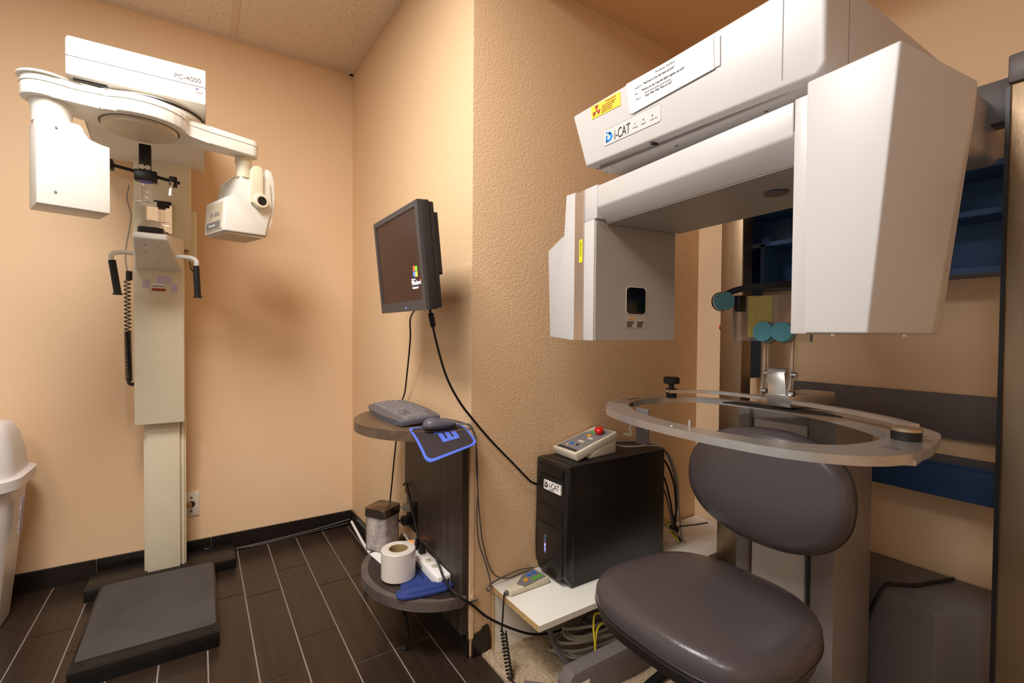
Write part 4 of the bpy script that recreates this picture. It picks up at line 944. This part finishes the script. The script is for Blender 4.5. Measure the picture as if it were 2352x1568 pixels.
# ring (plan in world xy)
RZc, RC = .965, (1.205, .705)
def ringplan(a, b, cx, cy, e=2.25, n=96, rot=0):
    o_ = []
    for x, y in sellipse(a, b, e, n): o_.append((cx+x*math.cos(rot)-y*math.sin(rot), cy+x*math.sin(rot)+y*math.cos(rot)))
    return o_
outer = [(1.016, 1.031), (.965, .97), (.925, .86), (.907, .763), (.899, .66), (.901, .58), (.914, .48), (.948, .405), (1.0, .35), (1.07, .322), (1.16, .318), (1.25, .330), (1.335, .346), (1.385, .37), (1.44, .43), (1.485, .50), (1.50, .60), (1.503, .70), (1.495, .80), (1.475, .90), (1.44, 1.0), (1.40, 1.065), (1.33, 1.105), (1.24, 1.115), (1.14, 1.10), (1.07, 1.075)]
inner = [(1.074, .997), (1.012, .915), (.975, .81), (.958, .70), (.957, .60), (.972, .53), (1.003, .465), (1.045, .425), (1.10, .408), (1.165, .402), (1.235, .408), (1.30, .45), (1.355, .51), (1.395, .57), (1.425, .64), (1.445, .72), (1.452, .80), (1.448, .88), (1.43, .95), (1.40, 1.01), (1.34, 1.05), (1.27, 1.065), (1.20, 1.06), (1.15, 1.045), (1.11, 1.022)]
def csp(pts, N):
    P = [Vector((x, y, 0)) for x, y in pts]; n_ = len(P); out = []; m_ = 8
    for i in range(n_):
        a_, b_, c_, d_ = P[i-1], P[i], P[(i+1) % n_], P[(i+2) % n_]
        for k in range(m_):
            t_ = k/m_; out.append(.5*((2*b_)+(c_-a_)*t_+(2*a_-5*b_+4*c_-d_)*t_*t_+(3*b_-a_-3*c_+d_)*t_**3))
    # resample by angle about centre
    res = []; c0 = Vector((1.2, .72, 0)); ang = [(math.atan2(p.y-c0.y, p.x-c0.x) % (2*PI), (p-c0).length) for p in out]; ang.sort()
    ext = [(ang[-1][0]-2*PI, ang[-1][1])] + ang + [(ang[0][0]+2*PI, ang[0][1])]
    for k in range(N):
        th_ = 2*PI*k/N; i = 0
        while ext[i+1][0] < th_: i += 1
        (a0, l0), (a1, l1) = ext[i], ext[i+1]; f_ = (th_-a0)/max(1e-9, a1-a0); l_ = l0+(l1-l0)*f_
        res.append((c0.x+l_*math.cos(th_), c0.y+l_*math.sin(th_)))
    return res
N_ = 160; PO, PI_ = csp(outer, N_), csp(inner, N_)
rg = MB(); zz0, zz1 = RZc-.018, RZc
vs = [(x, y, z) for z in (zz0, zz1) for x, y in PO] + [(x, y, z) for z in (zz0, zz1) for x, y in PI_]
fs = []
for i in range(N_):
    j = (i+1) % N_
    fs += [(i, j, N_+j, N_+i), (2*N_+j, 2*N_+i, 3*N_+i, 3*N_+j), (N_+i, N_+j, 3*N_+j, 3*N_+i), (j, i, 2*N_+i, 2*N_+j)]
rg._new(vs, fs)
ring = obj('positioning_ring', rg, alu_m, CH, label='flat aluminium oval ring')
rail = MB(); rp = [(1.30, 1.03, 0), (1.36, .995, 0), (1.415, .93, 0), (1.425, .84, 0), (1.415, .74, 0), (1.395, .65, 0), (1.36, .53, 0), (1.315, .44, 0), (1.26, .37, 0)]
rpts = spline(rp, 8); vs = []
for i, p in enumerate(rpts):
    t_ = (rpts[min(i+1, len(rpts)-1)]-rpts[max(i-1, 0)]).normalized(); nn = Vector((t_.y, -t_.x, 0))
    for w_, z in ((-.010, .984), (.010, .984), (.010, .994), (-.010, .994)): vs.append((p.x+.035*0+nn.x*w_, p.y+nn.y*w_, z))
fs = [(4*i+k, 4*i+(k+1) % 4, 4*i+4+(k+1) % 4, 4*i+4+k) for i in range(len(rpts)-1) for k in range(4)] + [(3, 2, 1, 0), tuple(4*(len(rpts)-1)+k for k in range(4))]
rail._new([(x+.0, y, z) for x, y, z in vs], fs)
obj('slide_rail', rail, alu_m, ring)
rk = obj('knob', MB().cyl(.017, RZc, .984, T(1.325, 1.040, 0), 24, bev=.001).cyl(.018, .984, .996, T(1.325, 1.040, 0), 24).cyl(.009, .996, 1.012, T(1.325, 1.040, 0), 16).lathe([(.020, 1.012), (.026, 1.014), (.026, 1.032), (.022, 1.035)], T(1.325, 1.040, 0), 28), blackrub_m, ring, label='black knurled knob')
obj('knob_ring', MB().cyl(.0185, .985, .992, T(1.325, 1.040, 0), 24), chrome_m, rk)
rk2 = obj('knob', MB().cyl(.026, RZc, .982, T(1.222, .372, 0), 32), blackrub_m, ring)
obj('knob_cap', MB().cyl(.027, .982, .991, T(1.222, .372, 0), 32, bev=.002), mat('brass_tinted_metal', (190, 172, 148), .3, metal=.85), rk2)
obj('plug_hole', MB().cyl(.016, RZc-.0005, RZc+.0006, T(1.105, .360, 0), 24), grey_m, ring)
obj('slot', MB().box(-.03, .03, -.003, .003, RZc-.0005, RZc+.0006, T(1.19, 1.083, 0) @ RZ(.1)), ink_m, ring)
obj('pin', MB().cyl(.0035, RZc, RZc+.018, T(.943, .688, 0), 12, bev=.001), chrome_m, ring)
obj('pin_hole', MB().cyl(.003, RZc-.0005, RZc+.0006, T(.920, .72, 0), 10), paper_m, ring)
obj('joint_line', MB().box(-.0005, .0005, -.03, .03, RZc-.012, RZc+.0005, T(1.10, 1.04, 0) @ RZ(.9)), ink_m, ring)
obj('latch', MB().box(-.003, .003, -.022, .022, RZc-.10, RZc+.001, T(1.055, .925, 0) @ RZ(.0), bev=.001), grey_m, ring)
obj('latch_hook', MB().tube([(1.05, .955, .93), (1.045, .962, .905), (1.05, .962, .885), (1.045, .985, .885)], .004, 6, 5), under_m, ring)
obj('end_bracket', MB().prism([(1.06, .345), (1.09, .316), (1.20, .330), (1.16, .37)], RZc-.022, RZc-.013), alu_m, ring)
obj('guide_plate', MB().prism([(1.37, .88), (1.42, .87), (1.44, .62), (1.40, .56), (1.375, .66)], RZc-.001, RZc+.003), black_m, ring)
obj('ring_mount', MB().box(1.56, 1.70, .66, .82, .930, .950, bev=.003), black_m, ring)
# head support
hb_ = MB().hexa([(1.395, .752, .972), (1.395, .688, .972), (1.62, .668, .972), (1.62, .752, .972), (1.385, .757, 1.008), (1.385, .690, 1.008), (1.62, .668, 1.006), (1.62, .757, 1.006)], bev=.002)
hs = obj('head_support', hb_, alu_m, CH, label='head holder with teal foam pads')
kn = MB(); kn.hexa([(1.392, .752, 1.006), (1.392, .700, 1.006), (1.425, .700, 1.006), (1.425, .752, 1.006), (1.405, .765, 1.066), (1.405, .712, 1.066), (1.440, .712, 1.066), (1.440, .765, 1.066)], bev=.002)
kn.hexa([(1.405, .765, 1.066), (1.405, .712, 1.066), (1.440, .712, 1.066), (1.440, .765, 1.066), (1.415, .762, 1.080), (1.415, .714, 1.080), (1.440, .714, 1.082), (1.440, .762, 1.082)], bev=.001)
obj('pivot_block', kn, alu_m, hs)
for y_ in (.776, .698):
    lk = MB(); lk.hexa([(1.395, y_-.004, .998), (1.412, y_-.004, .998), (1.412, y_+.004, .998), (1.395, y_+.004, .998), (1.408, y_-.004, 1.065), (1.428, y_-.004, 1.065), (1.428, y_+.004, 1.065), (1.408, y_+.004, 1.065)], bev=.002)
    lk.box(1.410, 1.428, y_-.004, y_+.004, 1.06, 1.17, bev=.002)
    lo_ = obj('clear_strut', lk, clear_m, hs)
    for x, z in ((1.418, 1.065), (1.405, 1.012)): obj('bolt', MB().cyl(.0085, -.006, .008, T(x, y_-.006, z) @ RX(PI/2), 16), chrome_m, lo_)
cpn = 20; rings_i = []
def cup(y0_, y1_, z0_, z1_, xo, depth, th_):
    mb = MB(); ri = []
    for k in range(cpn+1):
        u = k/cpn; y = y0_+(y1_-y0_)*u; x = xo-depth*(2*u-1)**2
        ri.append((x, y))
    return mb.loft([[(x, y, z0_), (x+th_, y, z0_), (x+th_, y, z1_), (x, y, z1_)] for x, y in ri])
obj('clear_cup', cup(.64, .875, 1.16, 1.30, 1.46, .055, .004), clear_m, hs, smooth=60)
def tape_strip():
    ri = [(1.4582-.055*(2*(y-.64)/.235-1)**2, y) for y in [.778+.062*k/10 for k in range(11)]]
    return MB().loft([[(x, y, 1.172), (x+.0008, y, 1.172), (x+.0008, y, 1.298), (x, y, 1.298)] for x, y in ri])
obj('yellow_tape', tape_strip(), tape_m, hs, smooth=60)
for p, n_dir, r_, m_ in (((1.375, .885, 1.283), (-.45, -.9, 0), .028, None), ((1.375, .640, 1.283), (-.5, .86, 0), .028, None), ((1.388, .762, 1.187), (-1, .0, .1), .029, None), ((1.388, .711, 1.187), (-1, -.25, .1), .028, None)):
    nd = Vector(n_dir).normalized(); xx = nd.cross(Vector((0, 0, 1))).normalized(); yy_ = nd.cross(xx)
    PMx = frame(p, xx, yy_, nd)
    pd = obj('foam_pad', MB().cyl(r_, -.012, .014, PMx, 40, bev=.001), teal_m, hs, label='teal round foam pad')
    obj('pad_backing', MB().cyl(r_*1.02, -.017, -.012, PMx, 40), paper_m, pd)
    obj('pad_plate', MB().cyl(r_*1.08, -.022, -.017, PMx, 40), black_m, pd)
obj('pad_block', MB().box(1.395, 1.43, .845, .862, 1.25, 1.30, bev=.002), black_m, hs)
obj('strap', MB().tube([(1.385, .89, 1.303), (1.40, .865, 1.316), (1.42, .82, 1.326), (1.43, .76, 1.328), (1.42, .70, 1.324), (1.39, .65, 1.314)], .002, 10, 8, flat=.010), blackrub_m, hs)
